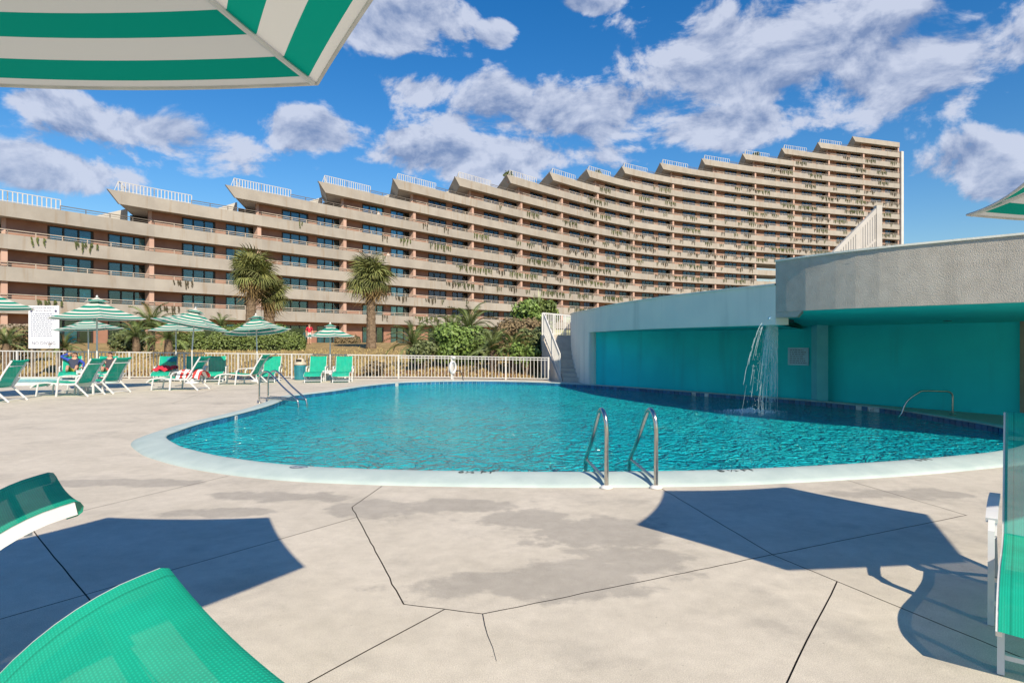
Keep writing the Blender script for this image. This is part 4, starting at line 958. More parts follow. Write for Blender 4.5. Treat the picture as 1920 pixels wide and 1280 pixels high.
def make_lounger(back=.69, dx=.42, curve=.0, low=False, mesh_back=False):
    root = empty('sling_lounger'); bk, seat = rail_path(back, dx, curve)
    ob('back_sling', sling_mesh('back_sling', bk, 'sling_mesh' if mesh_back else 'sling', sag=.018), root); ob('seat_sling', sling_mesh('seat_sling', seat, 'sling', wrap=0), root)
    for s in (-1, 1):
        y = s * (SW + .004)
        m = MB().sweep(spline([(x, y, z) for x, z in bk], False, .05), .024, .040)
        m.build('back_rail', 'white_metal', root)
        m = MB().sweep(spline([(x, y, z) for x, z in seat], False, .05), .024, .040)
        m.build('seat_rail', 'white_metal', root)
        ya = s * (SW + .055)
        m = MB(); m.bar((.56, ya, .0), (.50, ya, .50), .03, .045, Vector((1,0,0))); m.bar((.50, ya, .48), (.44, ya, .555), .03, .045, Vector((1,0,0))); m.build('leg', 'white_metal', root)
        m = MB(); ar = spline([(.47, ya, .55), (.30, ya, .585), (.08, ya, .59), (-.16, ya, .575)], False, .08)
        m.sweep(ar, .055, .026)
        m.build('armrest', 'white_metal', root)
        m = MB(); m.bar((-.14, ya, .57), (.02, ya, .35), .028, .04, Vector((1,0,0))); m.bar((.02, ya, .36), (-.36, ya, .0), .028, .04, Vector((1,0,0))); m.build('leg', 'white_metal', root)
        m = MB(); m.bar((1.12, s*SW, .35), (1.18, s*SW, .0), .028, .04, Vector((1,0,0))); m.build('leg', 'white_metal', root)
    m = MB(); m.bar((bk[-3][0]-.035, -SW+.01, bk[-3][1]-.01), (bk[-3][0]-.035, SW-.01, bk[-3][1]-.01), .022, .022); m.build('top_bar', 'white_metal', root)
    m = MB(); m.bar((.56, -SW-.05, .12), (.56, SW+.05, .12), .022, .022); m.bar((-.30, -SW-.05, .06), (-.30, SW+.05, .06), .022, .022); m.bar((1.17, -SW, .08), (1.17, SW, .08), .022, .022); m.build('cross_bar', 'white_metal', root)
    return root
proto = {}
LG = 'green sling loungers'
def place(kind, x, y, face, label, scale=1.):
    """face: direction (dx, dy) from the backrest to the feet"""
    if kind not in proto:
        proto[kind] = {'high': dict(back=.69, dx=.40, curve=.0), 'curved': dict(back=.635, dx=.44, curve=-.10), 'mesh': dict(back=.70, dx=.42, mesh_back=True), 'steep': dict(back=.60, dx=.22), 'flat': dict(back=.50, dx=.60)}[kind]
        proto[kind] = make_lounger(**proto[kind]); o = proto[kind]
    else: o = copy_tree(proto[kind])
    o.location = (x, y, 0); o.rotation_euler = (0, 0, math.atan2(face[1], face[0])); o.scale = (scale,) * 3; tag(o, label, 'lounger', LG); return o
place('curved', -.89, .917, (-.74, -.67), 'bright green sling lounger back rising at the bottom left corner').scale = (1, 1.15, 1)
cm = Vector((-1.655, 2.315, 0)); place('curved', cm.x - .74*.42, cm.y - .67*.42, (-.74, -.67), 'green sling lounger at the left edge beside the near umbrella shadow')
place('mesh', 3.26, 3.72, (-.62, -.78), 'green sling lounger with white armrest at the right edge')
place('high', -13.2 + .95, 18.35, (-1, .02), 'empty white-framed chaise lying side-on below the wide umbrella')
place('high', -12.05, 19.25, (-1, .10), 'second side-on chaise just behind the first, its back up')
place('high', P(362,729,20.6).x, 20.6, (-1, .03), 'side-on chaise with a striped towel over its back')
place('high', P(478,719,23.2).x, 23.2, (-1, .02), 'side-on chaise behind the left pool handrail')
place('high', P(7,752,16.6).x, 16.6, (-1, -.1), 'chaise cut off by the left edge of the picture')
place('steep', P(135,711,25.3).x, 25.3, (.55, -1), 'green lounger holding the sunbather in the blue jacket', .98)
place('steep', P(203,711,25.3).x, 25.3, (.5, -1), 'green lounger holding the sunbather half hidden by chaise backs', .98)
place('steep', P(314,711,25.4).x, 25.4, (.30, -1), 'green lounger with a red towel on its seat', .98)
place('steep', P(366,711,25.4).x, 25.4, (.42, -1), 'green lounger directly behind the leaning umbrella pole', .98)
place('steep', P(407,711,25.5).x, 25.5, (.36, -1), 'green lounger third from the trash bin, facing the pool', .98)
place('steep', P(510,711,25.2).x, 25.2, (.18, -1), 'green lounger nearest the left side of the trash bin', .98)
place('steep', P(596,711,25.2).x, 25.2, (.14, -1), 'green lounger between the trash bin and a small white table', .98)
place('steep', P(645,711,25.2).x, 25.2, (.16, -1), 'rightmost green lounger by the fence, right of the table', .98)

# ---- small white tables
def make_table(px, Y, label, w=.46, h=.42):
    p = P(px, 700, Y); root = empty('side_table', (p.x, p.y, 0)); tag(root, label, 'table', 'small white side tables')
    m = MB(); m.box((-w/2,-w/2,h-.035),(w/2,w/2,h)); m.build('table_top', 'white_metal', root)
    for sx in (-1,1):
        for sy in (-1,1): m = MB(); m.box((sx*(w/2-.03)-.022, sy*(w/2-.03)-.022, 0), (sx*(w/2-.03)+.022, sy*(w/2-.03)+.022, h-.03)); m.build('leg', 'white_metal', root)
    for s in (-1,1): m = MB(); m.box((-w/2+.05, s*(w/2-.03)-.012, h-.11), (w/2-.05, s*(w/2-.03)+.012, h-.037)); m.build('apron', 'white_metal', root)
make_table(166, 24.6, 'small white table between the two sunbathers', .58, .46); make_table(334, 25.0, 'small white table beside the lounger with the red towel'); make_table(619, 25.1, 'small white table under the smallest umbrella'); make_table(170, 18.9, 'small white table under the wide umbrella behind a chaise', .5, .34)
def make_cup(px, Y, z, label, mt):
    p = P(px, 700, Y); o = MB().lathe([(.03,0),(.042,.13),(.038,.13),(.03,.02)], (0,0,0), 10).build('drink_cup', mt); o.location = (p.x, p.y, z); tag(o, label, 'cup')
make_cup(160, 24.55, .461, 'pale blue drink cup on the sunbathers\' table', 'sign_blue'); make_cup(165.5, 24.6, .461, 'white drink cup right of the blue cup', 'white_cloth')

# ---- towels
def towel(name, pts, w, mt, label, lump=.03, seed=1):
    rnd = random.Random(seed); m = MB(); p = spline(pts, False, .05); rows = []
    for j, q in enumerate(p): rows.append([q + Vector((i * w / 10 - w/2 + rnd.uniform(-.008,.008), rnd.uniform(-.01,.01), lump * math.sin(i * 1.3 + j * .6) + rnd.uniform(0, lump*.5))) for i in range(11)])
    m.strip(rows); m.strip([[v + Vector((0,0,-.02)) for v in r] for r in rows]); o = m.build(name, mt, None, True); tag(o, label, 'towel'); return o
q = P(313, 705, 24.9)
towel('beach_towel', [(q.x-.05, 25.15, .50), (q.x-.02, 24.98, .58), (q.x, 24.75, .52), (q.x, 24.5, .44)], .70, 'red_cloth', 'crumpled red towel on the seat of a green lounger', .045, 3)
q = P(360, 705, 20.5)
towel('beach_towel', [(q.x+.02, 20.95, .42), (q.x, 20.7, .60), (q.x, 20.45, .60), (q.x-.05, 20.28, .38)], .75, 'striped_towel', 'red and white striped towel draped on a chaise', .03, 4)
q = P(315, 690, 25.5); towel('beach_towel', [(q.x+.08, 25.62, .93), (q.x+.08, 25.56, .92), (q.x+.07, 25.53, .84), (q.x+.06, 25.5, .76)], .56, 'towel_teal', 'dark teal towel over the top of the lounger with red towel', .008, 6)

# ---- pool ladder and handrails (stainless tube)
def make_ladder():
    root = empty('pool_ladder', (1.25, 6.75, 0)); tag(root, 'stainless steel pool ladder with two arched rails at the near edge', 'ladder')
    inv = Matrix.Translation((-1.25, -6.75, 0))
    def B(m, name, mt='steel'): o = m.build(name, mt, root, True); o.matrix_parent_inverse = inv; return o
    for bx in (1137, 1230):
        b = G(bx, 915); x = b.x; y = b.y; sh = -.10
        top = spline([(x,y,.0),(x,y,.35),(x-.0,y,.64),(x-.012,y+.035,.765),(x-.03,y+.14,.815),(x-.05,y+.25,.745),(x-.085,y+.58,.40),(x-.115,y+.83,.17),(x-.12,y+.875,.06),(x-.12,y+.88,-.12),(x-.12,y+.88,-.9)], False, .03)
        rl = B(MB().tube(top, .024, 12), 'rail')
        B(MB().tube(spline([(x-.118,y+.85,.155),(x-.08,y+.55,.135),(x-.01,y+.05,.095)], False, .1), .018, 10), 'brace')
        B(MB().lathe([(.0,.0),(.068,.0),(.068,.012),(.045,.028),(.026,.034),(.0,.034)], (x,y,.002), 20), 'flange', 'marker_tile')
    for z in (-.28, -.56): m = MB(); l = G(1137,915); r = G(1230,915); m.bar((l.x-.12,l.y+.88,z),(r.x-.12,r.y+.88,z),.09,.03); B(m, 'tread')
make_ladder()
def make_handrail(name, lines, label, r=.022):
    base = Vector(lines[0][0]); root = empty(name, (base.x, base.y, 0)); tag(root, label, 'handrail'); inv = Matrix.Translation((-base.x, -base.y, 0))
    for l in lines: o = MB().tube(spline(l, False, .04), r, 10).build('rail', 'steel', root, True); o.matrix_parent_inverse = inv
    for l in lines:
        if abs(l[0][2]) < .12: o = MB().lathe([(.0,0),(.06,0),(.06,.012),(.03,.03),(.0,.03)], (l[0][0], l[0][1], l[0][2]+.003), 14).build('flange', 'steel', root, True); o.matrix_parent_inverse = inv
def hl(px0, Y, dx, dy):
    b = P(px0, 755, Y); x, y = b.x, b.y; e = P(560, 700, Y - .6)
    ex, ey = e.x + dx, e.y + dy; x += dx; y += dy
    lerp = lambda t: (x + (ex - x) * t, y + (ey - y) * t)
    f = lambda t, z: (*lerp(t), z)
    return [[f(0,0), f(0,.40), f(.01,.62), f(.06,.74), f(.17,.80), f(.30,.74), f(.62,.42), f(.93,.16), f(.985,.05), f(1,-.12), f(1,-.6)], [f(0,.13), f(.5,.125), f(.99,.10)]]
make_handrail('pool_handrail', hl(486, 16.15, 0, 0), 'nearer of two bent steel handrails at the left pool steps'); make_handrail('pool_handrail', hl(486, 16.15, .10, .32), 'farther of two bent steel handrails at the left pool steps')
b = Vector((9.33, 13.55, 0)); a = P(1690, 775, 13.6)
make_handrail('pool_handrail', [[(b.x,b.y,0),(b.x,b.y,.30),(b.x-.01,b.y,.43),(b.x-.09,b.y,.49),(b.x-.3,b.y,.50),(b.x-.62,b.y,.505),(b.x-.74,b.y,.46),(b.x-.95,b.y+.03,.28),(a.x,a.y,.02),(a.x-.12,a.y,-.1)]], 'low bent steel handrail at the pool edge before the sea-green wall', .02)

# ---- life ring with small rail on the far side
def make_life_ring():
    p = P(849, 690, 24.35); root = empty('life_ring_stand', (p.x, p.y, 0)); tag(root, 'white life ring on a thin stand at the far pool edge', 'life ring')
    m = MB(); r = []
    for k in range(21): a = 2*math.pi*k/20; r.append((.09*math.cos(a), .16*math.cos(a), .56 + .22*math.sin(a)))
    m.tube(r, .045, 8, False); m.build('ring', 'white_metal', root, True)
    m = MB(); m.tube([(0,.07,0),(0,.07,.95)], .02, 8); m.build('stand', 'white_metal', root)
    m = MB(); m.lathe([(.0,0),(.07,.02),(.09,.07),(.05,.13),(0,.14)], (.03,.0,.86), 12); m.build('rope_pouch', 'white_cloth', root, True)
    m = MB(); m.tube(spline([(.12,-.05,.42),(.25,-.08,.45),(.33,-.1,.36),(.42,-.2,.05),(.46,-.3,-.12)], False, .06), .02, 8); m.build('hook_rail', 'dark_frame', root, True)
make_life_ring()

# ---- trash bin
def make_bin():
    p = P(563, 707, 25.9); root = empty('trash_bin', (p.x, p.y, 0)); tag(root, 'teal ribbed trash bin with a beige domed lid by the fence', 'trash bin')
    m = MB(); m.lathe([(.205,.0),(.21,.02),(.235,.55),(.24,.56),(.24,.59),(.22,.59)], (0,0,0), 20); m.build('body', 'bin_blue', root, True)
    for k in range(14): a = 2*math.pi*k/14; m = MB(); m.bar((.212*math.cos(a), .212*math.sin(a), .04), (.237*math.cos(a), .237*math.sin(a), .53), .03, .02, Vector((math.cos(a), math.sin(a), 0))); m.build('rib', 'bin_blue', root)
    m = MB(); m.lathe([(.25,.595),(.255,.64),(.22,.70),(.165,.74),(.16,.80),(.12,.86),(.05,.885),(.0,.89)], (0,0,0), 20); lid = m.build('lid', 'bin_lid', root, True)
    m = MB(); m.box((-.10,-.20,.755),(.10,-.13,.83)); m.build('flap', 'sensor_black', lid)
make_bin()

# ---- rules board
def make_board():
    Y = 27.9; a = P(54, 573, Y); b = P(111, 653, Y); root = empty('pool_rules_board', ((a.x+b.x)/2, Y, 0)); tag(root, 'tall white pool rules board behind the left fence', 'sign'); w = b.x - a.x; z0, z1 = b.z, a.z; cx = 0
    m = MB(); m.box((-w/2,-.02,z0),(w/2,.02,z1)); m.build('board', 'sign_white', root)
    for s in (-1, 1): m = MB(); m.box((s*w*.42-.04,.022,-.1),(s*w*.42+.04,.09,z1-.1)); m.build('post', 'old_wood', root)
    for s, z, sz in [('EDGEWATER BEACH', z1-.10, .10), ('POOL RULES', z1-.225, .115), ('NO DIVING', z0+.22, .20)]:
        me = text_mesh(s, sz, .001); me.materials.clear(); me.materials.append(MATS['sign_text']); t = ob('lettering', me, root); t.location = (0, -.024, z); t.rotation_euler = (R(90), 0, 0)
    word_lines(root, w * .86, [z1 - .36 - .088 * k for k in range(int((z1 - z0 - .75) / .088))], .034, -.022, 9)
    for s in (-1, 1): m = MB(); m.lathe([(.0,0),(.055,0),(.055,.004),(0,.004)], (0,0,0), 14); o = m.build('emblem', 'sign_text', root); o.location = (s*w*.40, -.024, z1-.235); o.rotation_euler = (R(90), 0, 0)
make_board()

# ---- white pool fence
def make_fence():
    root = empty('pool_fence', (-10, 26.8, 0)); tag(root, 'white metal picket fence along the far side of the pool deck', 'fence'); inv = Matrix.Translation((10, -26.8, 0))
    top = lambda x: 1.17 - .012 * (x + 22) if x < 1.3 else .9
    def B(me, name, M):  o = ob(name, me); o.parent = root; o.matrix_parent_inverse = inv; o.matrix_basis = M; return o
    pk = MB().box((-.011,-.011,0),(.011,.011,1)).mesh('picket', 'rail_white'); ps = MB().box((-.032,-.032,0),(.032,.032,1)).mesh('post', 'rail_white')
    x = -25.0; xs = []
    while x < 1.45: xs.append(x); x += 2.25
    xs.append(1.45)
    for a, b in zip(xs, xs[1:]):
        pa = Vector((a, fence_y(a), 0)); pb = Vector((b, fence_y(b), 0)); ha, hb = top(a), top(b)
        B(ps, 'post', Matrix.Translation(pa) @ Matrix.Diagonal((1,1,ha+.03,1)))
        m = MB(); m.bar(pa + Vector((0,0,ha)), pb + Vector((0,0,hb)), .045, .04); B(m.mesh('top_rail', 'rail_white'), 'top_rail', Matrix())
        m = MB(); m.bar(pa + Vector((0,0,ha-.09)), pb + Vector((0,0,hb-.09)), .03, .03); B(m.mesh('middle_rail', 'rail_white'), 'middle_rail', Matrix()) if a > -6 else None
        m = MB(); m.bar(pa + Vector((0,0,.07)), pb + Vector((0,0,.07)), .035, .035); B(m.mesh('bottom_rail', 'rail_white'), 'bottom_rail', Matrix())
        n = int(round((b - a) / .142))
        for k in range(1, n): t = k / n; p = pa.lerp(pb, t); B(pk, 'picket', Matrix.Translation(p + Vector((0,0,.05))) @ Matrix.Diagonal((1,1,ha+(hb-ha)*t-.06,1)))
    B(ps, 'post', Matrix.Translation((1.45, fence_y(1.45), 0)) @ Matrix.Diagonal((1,1,top(1.45)+.03,1)))
make_fence()

# ---- old board fence by the building at the far left
def make_board_fence():
    a = P(-30, 600, 44); root = empty('board_fence', (a.x, 44, terrain(a.x, 44))); tag(root, 'weathered beige board fence behind the leftmost umbrella', 'fence'); z = terrain(a.x, 44)
    rnd = random.Random(3)
    for k in range(20): m = MB(); x = k * .17; hgt = 1.75 + rnd.uniform(-.03,.03); m.box((x,-.02,0),(x+.135,.02,hgt)); m.build('board', 'old_wood', root)
    for zz in (.35, 1.45): m = MB(); m.box((0,.022,zz),(3.4,.07,zz+.09)); m.build('rail', 'old_wood', root)
make_board_fence()

# ================================================================== PLANTS
def fan_frond(seed, L_=1.0, blades=26, droop=.25):
    rnd = random.Random(seed); m = MB(); st = .38 * L_
    m.tube([(0,0,0),(st*.5,0,.03),(st,0,.02)], [.018,.014,.01], 4, False)
    for k in range(blades):
        a = R(-118 + 236 * k / (blades - 1) + rnd.uniform(-3, 3)); l = L_ * (.62 + .12 * math.cos(a)) * rnd.uniform(.88, 1.05); d = Vector((math.cos(a), math.sin(a), 0)); sd = Vector((-d.y, d.x, 0)); w = .020 * L_
        o = Vector((st, 0, .02)); p1 = o + d * l * .5 + Vector((0, 0, .05 * L_ - .05 * abs(a))); p2 = o + d * l * .8 + Vector((0, 0, -droop * .45 * L_ * rnd.uniform(.6, 1.3))); p3 = o + d * l * .96 + Vector((0, 0, -droop * 1.3 * L_ * rnd.uniform(.6, 1.3)))
        m.add([o, p1 - sd*w*1.15, p1 + sd*w*1.15, p2 - sd*w*.8, p2 + sd*w*.8, p3], [(0,1,2),(1,3,4,2),(3,5,4)])
    return m
FRONDS = [fan_frond(k).mesh('frond', 'frond') for k in range(4)]; DRYF = [fan_frond(k + 9, .9, 18, .8).mesh('frond', 'frond_dry') for k in range(2)]
def make_palm(px, Y, ytop, yhead, label, r=.95, nf=46, lean=0., tr=.17, seed=1, base=None):
    rnd = random.Random(seed); p = P(px, 640, Y); z0 = (terrain(p.x, p.y) if base is None else base) - .05; zh = P(px, yhead, Y).z; root = empty('cabbage_palm', (p.x, p.y, z0)); tag(root, label, 'palm tree'); hgt = zh - z0
    pts = []; rr = []; n = 26
    for k in range(n + 1): t = k / n; pts.append((lean * t * t + .01 * math.sin(k*1.7), .01 * math.cos(k*2.3), hgt * t)); rr.append(tr * (1.25 - .3 * t if t < .9 else 1.1) * (1 + .07 * (k % 2)))
    MB().tube(pts, rr, 12).build('trunk', 'trunk', root)
    boots = MB(); hx = Vector((lean, 0, hgt))
    for k in range(60):
        a = k * 2.4; z = hgt - .75 * (k / 60); b = Vector((math.cos(a), math.sin(a), 0)); q = Vector((lean, 0, z)) + b * tr; boots.bar(q, q + b * .13 + Vector((0,0,.20)), .06, .025, b)
    boots.build('boot_stubs', 'trunk', root)
    for k in range(nf):
        el = R(86 - 150 * ((k + .5) / nf) ** 1.05); a = k * 2.39996 + rnd.uniform(-.25, .25); dry = el < R(-38); me = rnd.choice(DRYF if dry else FRONDS); s = r * rnd.uniform(.72, 1.16) * (1.0 if el > R(-30) else .95)
        o = ob('frond', me, root); q = Matrix.Translation(hx + Vector((0, 0, -.05 if el > 0 else -.2))) @ Matrix.Rotation(a, 4, 'Z') @ Matrix.Rotation(-el, 4, 'Y') @ Matrix.Rotation(rnd.uniform(-.7,.7), 4, 'X') @ Matrix.Scale(s, 4); o.matrix_basis = q
make_palm(470, 50, 478, 512, 'tall cabbage palm at left, behind the tilted umbrella', 1.95, 52, .1, .33, 2)
make_palm(503, 52, 540, 552, 'short cabbage palm leaning against the tall left palm', 1.55, 34, .25, .38, 3)
make_palm(696, 46, 478, 520, 'tall slender cabbage palm standing alone on the lawn', 1.85, 56, -.05, .28, 4)

def sago_frond(seed, L_=1.):
    rnd = random.Random(seed); m = MB(); n = 22; spine = []
    for k in range(n + 1): t = k / n; spine.append(Vector((L_ * (t * .97), 0, L_ * (.42 * t - .52 * t * t * t))))
    m.tube(spine[::3], .012, 4, False)
    for k in range(2, n + 1):
        t = k / n; l = L_ * .17 * (math.sin(math.pi * (t * .86 + .1)) ** .6) * rnd.uniform(.9, 1.1); d = (spine[k] - spine[k-1]).normalized()
        for s in (-1, 1):
            tip = spine[k] + Vector((d.x * .5, s * .85, .20)).normalized() * l + Vector((0,0,-.02)); w = d * .016 * L_
            m.add([spine[k] - w, spine[k] + w, tip], [(0,1,2)])
    return m
SAGO = [sago_frond(k).mesh('frond', 'sago') for k in range(3)]; SAGOD = [sago_frond(8).mesh('frond', 'frond_dry')]
def make_sago(px, py, Y, r, label, nf=30, trunk=.5, seed=1, z=None, dry=.0):
    rnd = random.Random(seed); p = P(px, py, Y); z0 = terrain(p.x, p.y) - .05; root = empty('sago_palm', (p.x, p.y, z0)); tag(root, label, 'sago palm', 'sago palms behind the pool fence'); hgt = max(.25, p.z - z0 - .1)
    MB().tube([(0,0,0),(.02,0,hgt*.5),(0,0,hgt)], [.17,.20,.15], 10).build('trunk', 'trunk', root)
    for k in range(nf):
        el = R(80 - 95 * ((k + .5) / nf)); a = k * 2.39996 + rnd.uniform(-.2,.2); o = ob('frond', rnd.choice(SAGO) if rnd.random() > dry else SAGOD[0], root)
        o.matrix_basis = Matrix.Translation((0, 0, hgt)) @ Matrix.Rotation(a, 4, 'Z') @ Matrix.Rotation(-el + R(18), 4, 'Y') @ Matrix.Rotation(rnd.uniform(-.4,.4), 4, 'X') @ Matrix.Scale(r * rnd.uniform(.85,1.12), 4)
for i, a in enumerate([
    (283,612,36,1.75,'dark sago palm behind the wide umbrella, highest on the mound'), (315,632,32,1.35,'bright sago palm below the mound, behind the leaning umbrella'), (255,628,34,1.3,'sago palm in the shade left of the mound\'s bright one'),
    (415,608,46,1.2,'small sago palm peeking above the hedge'), (120,648,28.6,.95,'low sago palm in front of the rules board'), (12,640,30,1.05,'sago palm at the far left edge behind the fence'),
    (775,642,31,1.45,'leftmost sago palm of the bed right of the lone palm'), (822,640,33,1.5,'broad sago palm behind the life ring'), (880,612,35,1.7,'tall pale sago palm in the middle of the planting bed'), (925,652,29,1.35,'spiky sago palm low against the fence'), (962,650,28.6,1.05,'sago palm with orange dry fronds near the stairs'), (990,655,28.3,.8,'small sago palm at the foot of the stairs'), (850,618,40,1.6,'dark sago palm at the back of the planting bed')]):
    make_sago(*a, nf=30 if a[2] < 40 else 24, seed=i + 5, dry=.35 if 'orange' in a[4] else .05)

def leaf_cloud(name, mt, n, shape, size, seed, parent=None, fuzz=.15):
    """n leaves scattered through a lumpy volume; shape(rnd) gives point and outward direction"""
    rnd = random.Random(seed); m = MB()
    for _ in range(n):
        p, d = shape(rnd); p = p + d * rnd.gauss(0, fuzz); s = size * rnd.uniform(.6, 1.3)
        d = (d + Vector((rnd.uniform(-1,1), rnd.uniform(-1,1), rnd.uniform(-.6,1)))).normalized(); x = d.cross(Vector((rnd.uniform(-1,1), rnd.uniform(-1,1), rnd.uniform(-1,1)))).normalized(); y = d.cross(x)
        m.add([p - x*s*.45, p + y*s, p + x*s*.45, p - y*s*.5], [(0,1,2,3)])
    return m.build(name, mt, parent)
def make_hedge(px0, px1, Y, ztop, depth, label, seed, mt='hedge', n=9000):
    a = P(px0, 640, Y); b = P(px1, 640, Y); root = empty('hedge', ((a.x+b.x)/2, Y, 0)); tag(root, label, 'hedge'); w = (b.x - a.x) / 2; z0 = terrain((a.x+b.x)/2, Y) - .1; hz = ztop - z0
    def shape(rnd):
        while True:
            u = rnd.uniform(-1,1); t = rnd.uniform(0, math.pi); bump = 1 + .07*math.sin(u*9+seed) + .05*math.sin(u*23)
            e = (1 - abs(u) ** 6) ** .5; y = math.cos(t) * depth * e * bump; z = z0 + hz * (abs(math.sin(t)) ** .45) * (e ** .4) * bump * (.92 + .08 * math.sin(u*5))
            return Vector((u * w, y, z)), Vector((.3*u, math.cos(t), math.sin(t) + .1)).normalized()
    leaf_cloud('foliage', mt, n, shape, .10, seed, root, .05)
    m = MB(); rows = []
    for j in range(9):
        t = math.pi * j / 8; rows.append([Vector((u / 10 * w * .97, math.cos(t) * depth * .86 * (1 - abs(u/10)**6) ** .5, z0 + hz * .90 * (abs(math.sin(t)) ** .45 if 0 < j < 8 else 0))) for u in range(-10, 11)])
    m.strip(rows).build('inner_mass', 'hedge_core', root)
make_hedge(318, 572, 43, 2.62, 1.1, 'long clipped green hedge on the lawn behind the umbrellas', 2, n=17000)
make_hedge(628, 676, 58, 2.05, .6, 'small low brownish hedge near the building beside the lone palm', 3, 'shrub_brown', 2500)
def make_shrub(px, py, Y, rx, rz, mt, label, seed, n=3500, size=.12, blade=False):
    p = P(px, py, Y); zg = terrain(p.x, p.y); root = empty('shrub', (p.x, p.y, zg)); tag(root, label, 'shrub'); cz = p.z - zg
    rr = random.Random(seed); lobes = [(Vector((rr.uniform(-.6,.6)*rx, rr.uniform(-.5,.5)*rx, cz + rr.uniform(-.45,.55)*rz)), rr.uniform(.38,.62)) for _ in range(9)] + [(Vector((0,0,cz*.6)), .7)]
    def shape(rnd):
        c, s = rnd.choice(lobes); d = Vector((rnd.gauss(0,1), rnd.gauss(0,1), rnd.gauss(0,1))).normalized(); q = c + Vector((d.x*rx*s, d.y*rx*s, d.z*rz*s)) * (rnd.random() ** .35)
        if q.z < 0: q.z = rnd.uniform(0, .1)
        return q, d
    leaf_cloud('foliage', mt, n, shape, size, seed, root, .03)
    for k in range(5): a = rr.uniform(0, 6.28); l = lobes[k][0]; MB().tube([(0,0,-.05), l * .5 + Vector((.05,0,.0)), l], [.045,.03,.012], 5).build('stem', 'trunk', root)
for i, a in enumerate([
    (862,645,30.5,1.25,1.0,'shrub_bright','bright yellow-green shrub in the middle of the planting bed',5200,.13), (905,648,31.5,1.15,.9,'shrub_dark','dark shrub right of the bright yellow-green one',4200,.12), (968,632,31.5,1.4,.95,'shrub_brown','pale brown bushy shrub left of the stairs',6500,.10),
    (1000,640,29.3,.75,.9,'shrub_dark','dark shrub squeezed against the stair railing',3000,.10), (990,592,36,1.0,.95,'shrub_bright','tall dark shrub rising above the landing railing',3600,.14), (1022,582,38,.9,.8,'hedge','leafy tree top behind the landing railing',3200,.15),
    (30,640,33,1.6,.9,'shrub_brown','brown shrub behind the left fence by the rules board',3500,.12), (238,640,35,1.3,.6,'shrub_dark','dark low shrub at the shaded side of the mound',3000,.12), (985,655,28.2,.8,.5,'shrub_bright','low green ground plant before the stairs',2600,.09), (790,655,29.5,.8,.5,'shrub_dark','low dark shrub at the left end of the planting bed',2200,.1),
    (700,690,28.3,.6,.25,'shrub_brown','low brown clump behind the fence under the lone palm',1200,.09)]):
    make_shrub(*a[:7], seed=20 + i, n=a[7], size=a[8])
def make_tall_yucca():
    p = P(1008, 575, 37); root = empty('yucca', (p.x, p.y, terrain(p.x, p.y))); tag(root, 'spiky yucca standing out against the lower balconies', 'yucca'); rnd = random.Random(4); h0 = p.z - root.location.z
    MB().tube([(0,0,0),(.05,0,h0*.5),(0,0,h0)], [.14,.12,.1], 8).build('trunk', 'trunk', root)
    me = MB(); me.add([(0,-.03,0),(0,.03,0),(.45,.025,.03),(.45,-.025,.03),(.85,0,-.02)], [(0,1,2,3),(3,2,4)]); me = me.mesh('leaf', 'sago')
    for k in range(60): o = ob('leaf', me, root); o.matrix_basis = Matrix.Translation((rnd.uniform(-.1,.1), 0, h0 - .5*rnd.random())) @ Matrix.Rotation(k*2.4, 4, 'Z') @ Matrix.Rotation(-R(rnd.uniform(-35, 85)), 4, 'Y') @ Matrix.Scale(rnd.uniform(.8,1.4), 4)
make_tall_yucca()
def make_rooftop_plant(s, n, label, seed, sz=.7):
    p, t, q = frame(s); z = ZB(n) + .25; root = empty('rooftop_plant', p + q * .9 + Vector((0, 0, z))); tag(root, label, 'plant'); rr = random.Random(seed)
    def shape(rnd): d = Vector((rnd.gauss(0,1), rnd.gauss(0,1), rnd.gauss(0,1))).normalized(); return Vector((0,0,1.35)) + d * sz * rnd.random() ** .4, d
    leaf_cloud('foliage', 'shrub_dark', 700, shape, .22, seed, root); MB().lathe([(.25,0),(.35,.6),(.3,.6)], (0,0,0), 10).build('pot', 'pink_fin', root); MB().tube([(0,0,.5),(0,0,1.3)], .04, 5).build('stem', 'trunk', root)
make_rooftop_plant(5.76, 9, 'small plant spilling over the ninth roof prow', 3); make_rooftop_plant(8.05, 11, 'bushy plant on a roof terrace in the middle of the building', 4, .6); make_rooftop_plant(12.05, 15, 'round green plant on the roof terrace near the tower', 5, .9)

# mulch bed and grass
def make_mulch():
    m = MB(); rows = []; xs = [-24 + .5 * k for k in range(51)]
    for j in range(10): rows.append([Vector((x, fence_y(x) + .4 + .28 * j, terrain(x, fence_y(x) + .4 + .28 * j) + .012)) for x in xs])
    o = m.strip(rows).build('mulch_bed', 'mulch'); tag(o, 'brown mulch bed along the back of the white fence', 'mulch', kind='structure')
make_mulch()
def make_grass():
    rnd = random.Random(8); m = MB()
    for _ in range(16000):
        x = rnd.uniform(-26, 3); y = fence_y(min(2, x)) + .8 + abs(rnd.gauss(0, 7)); z = terrain(x, y); hgt = rnd.uniform(.05, .16); a = rnd.uniform(0, 6.28); w = rnd.uniform(.02, .05); dx, dy = math.cos(a) * w, math.sin(a) * w; b = Vector((rnd.uniform(-.08,.08), rnd.uniform(-.08,.08), hgt))
        p = Vector((x, y, z)); m.add([p + Vector((dx,dy,0)), p - Vector((dx,dy,0)), p + b], [(0,1,2)])
    o = m.build('grass', 'grass_blade'); tag(o, 'dry grass tufts covering the sloping lawn', 'grass', kind='stuff')
make_grass()

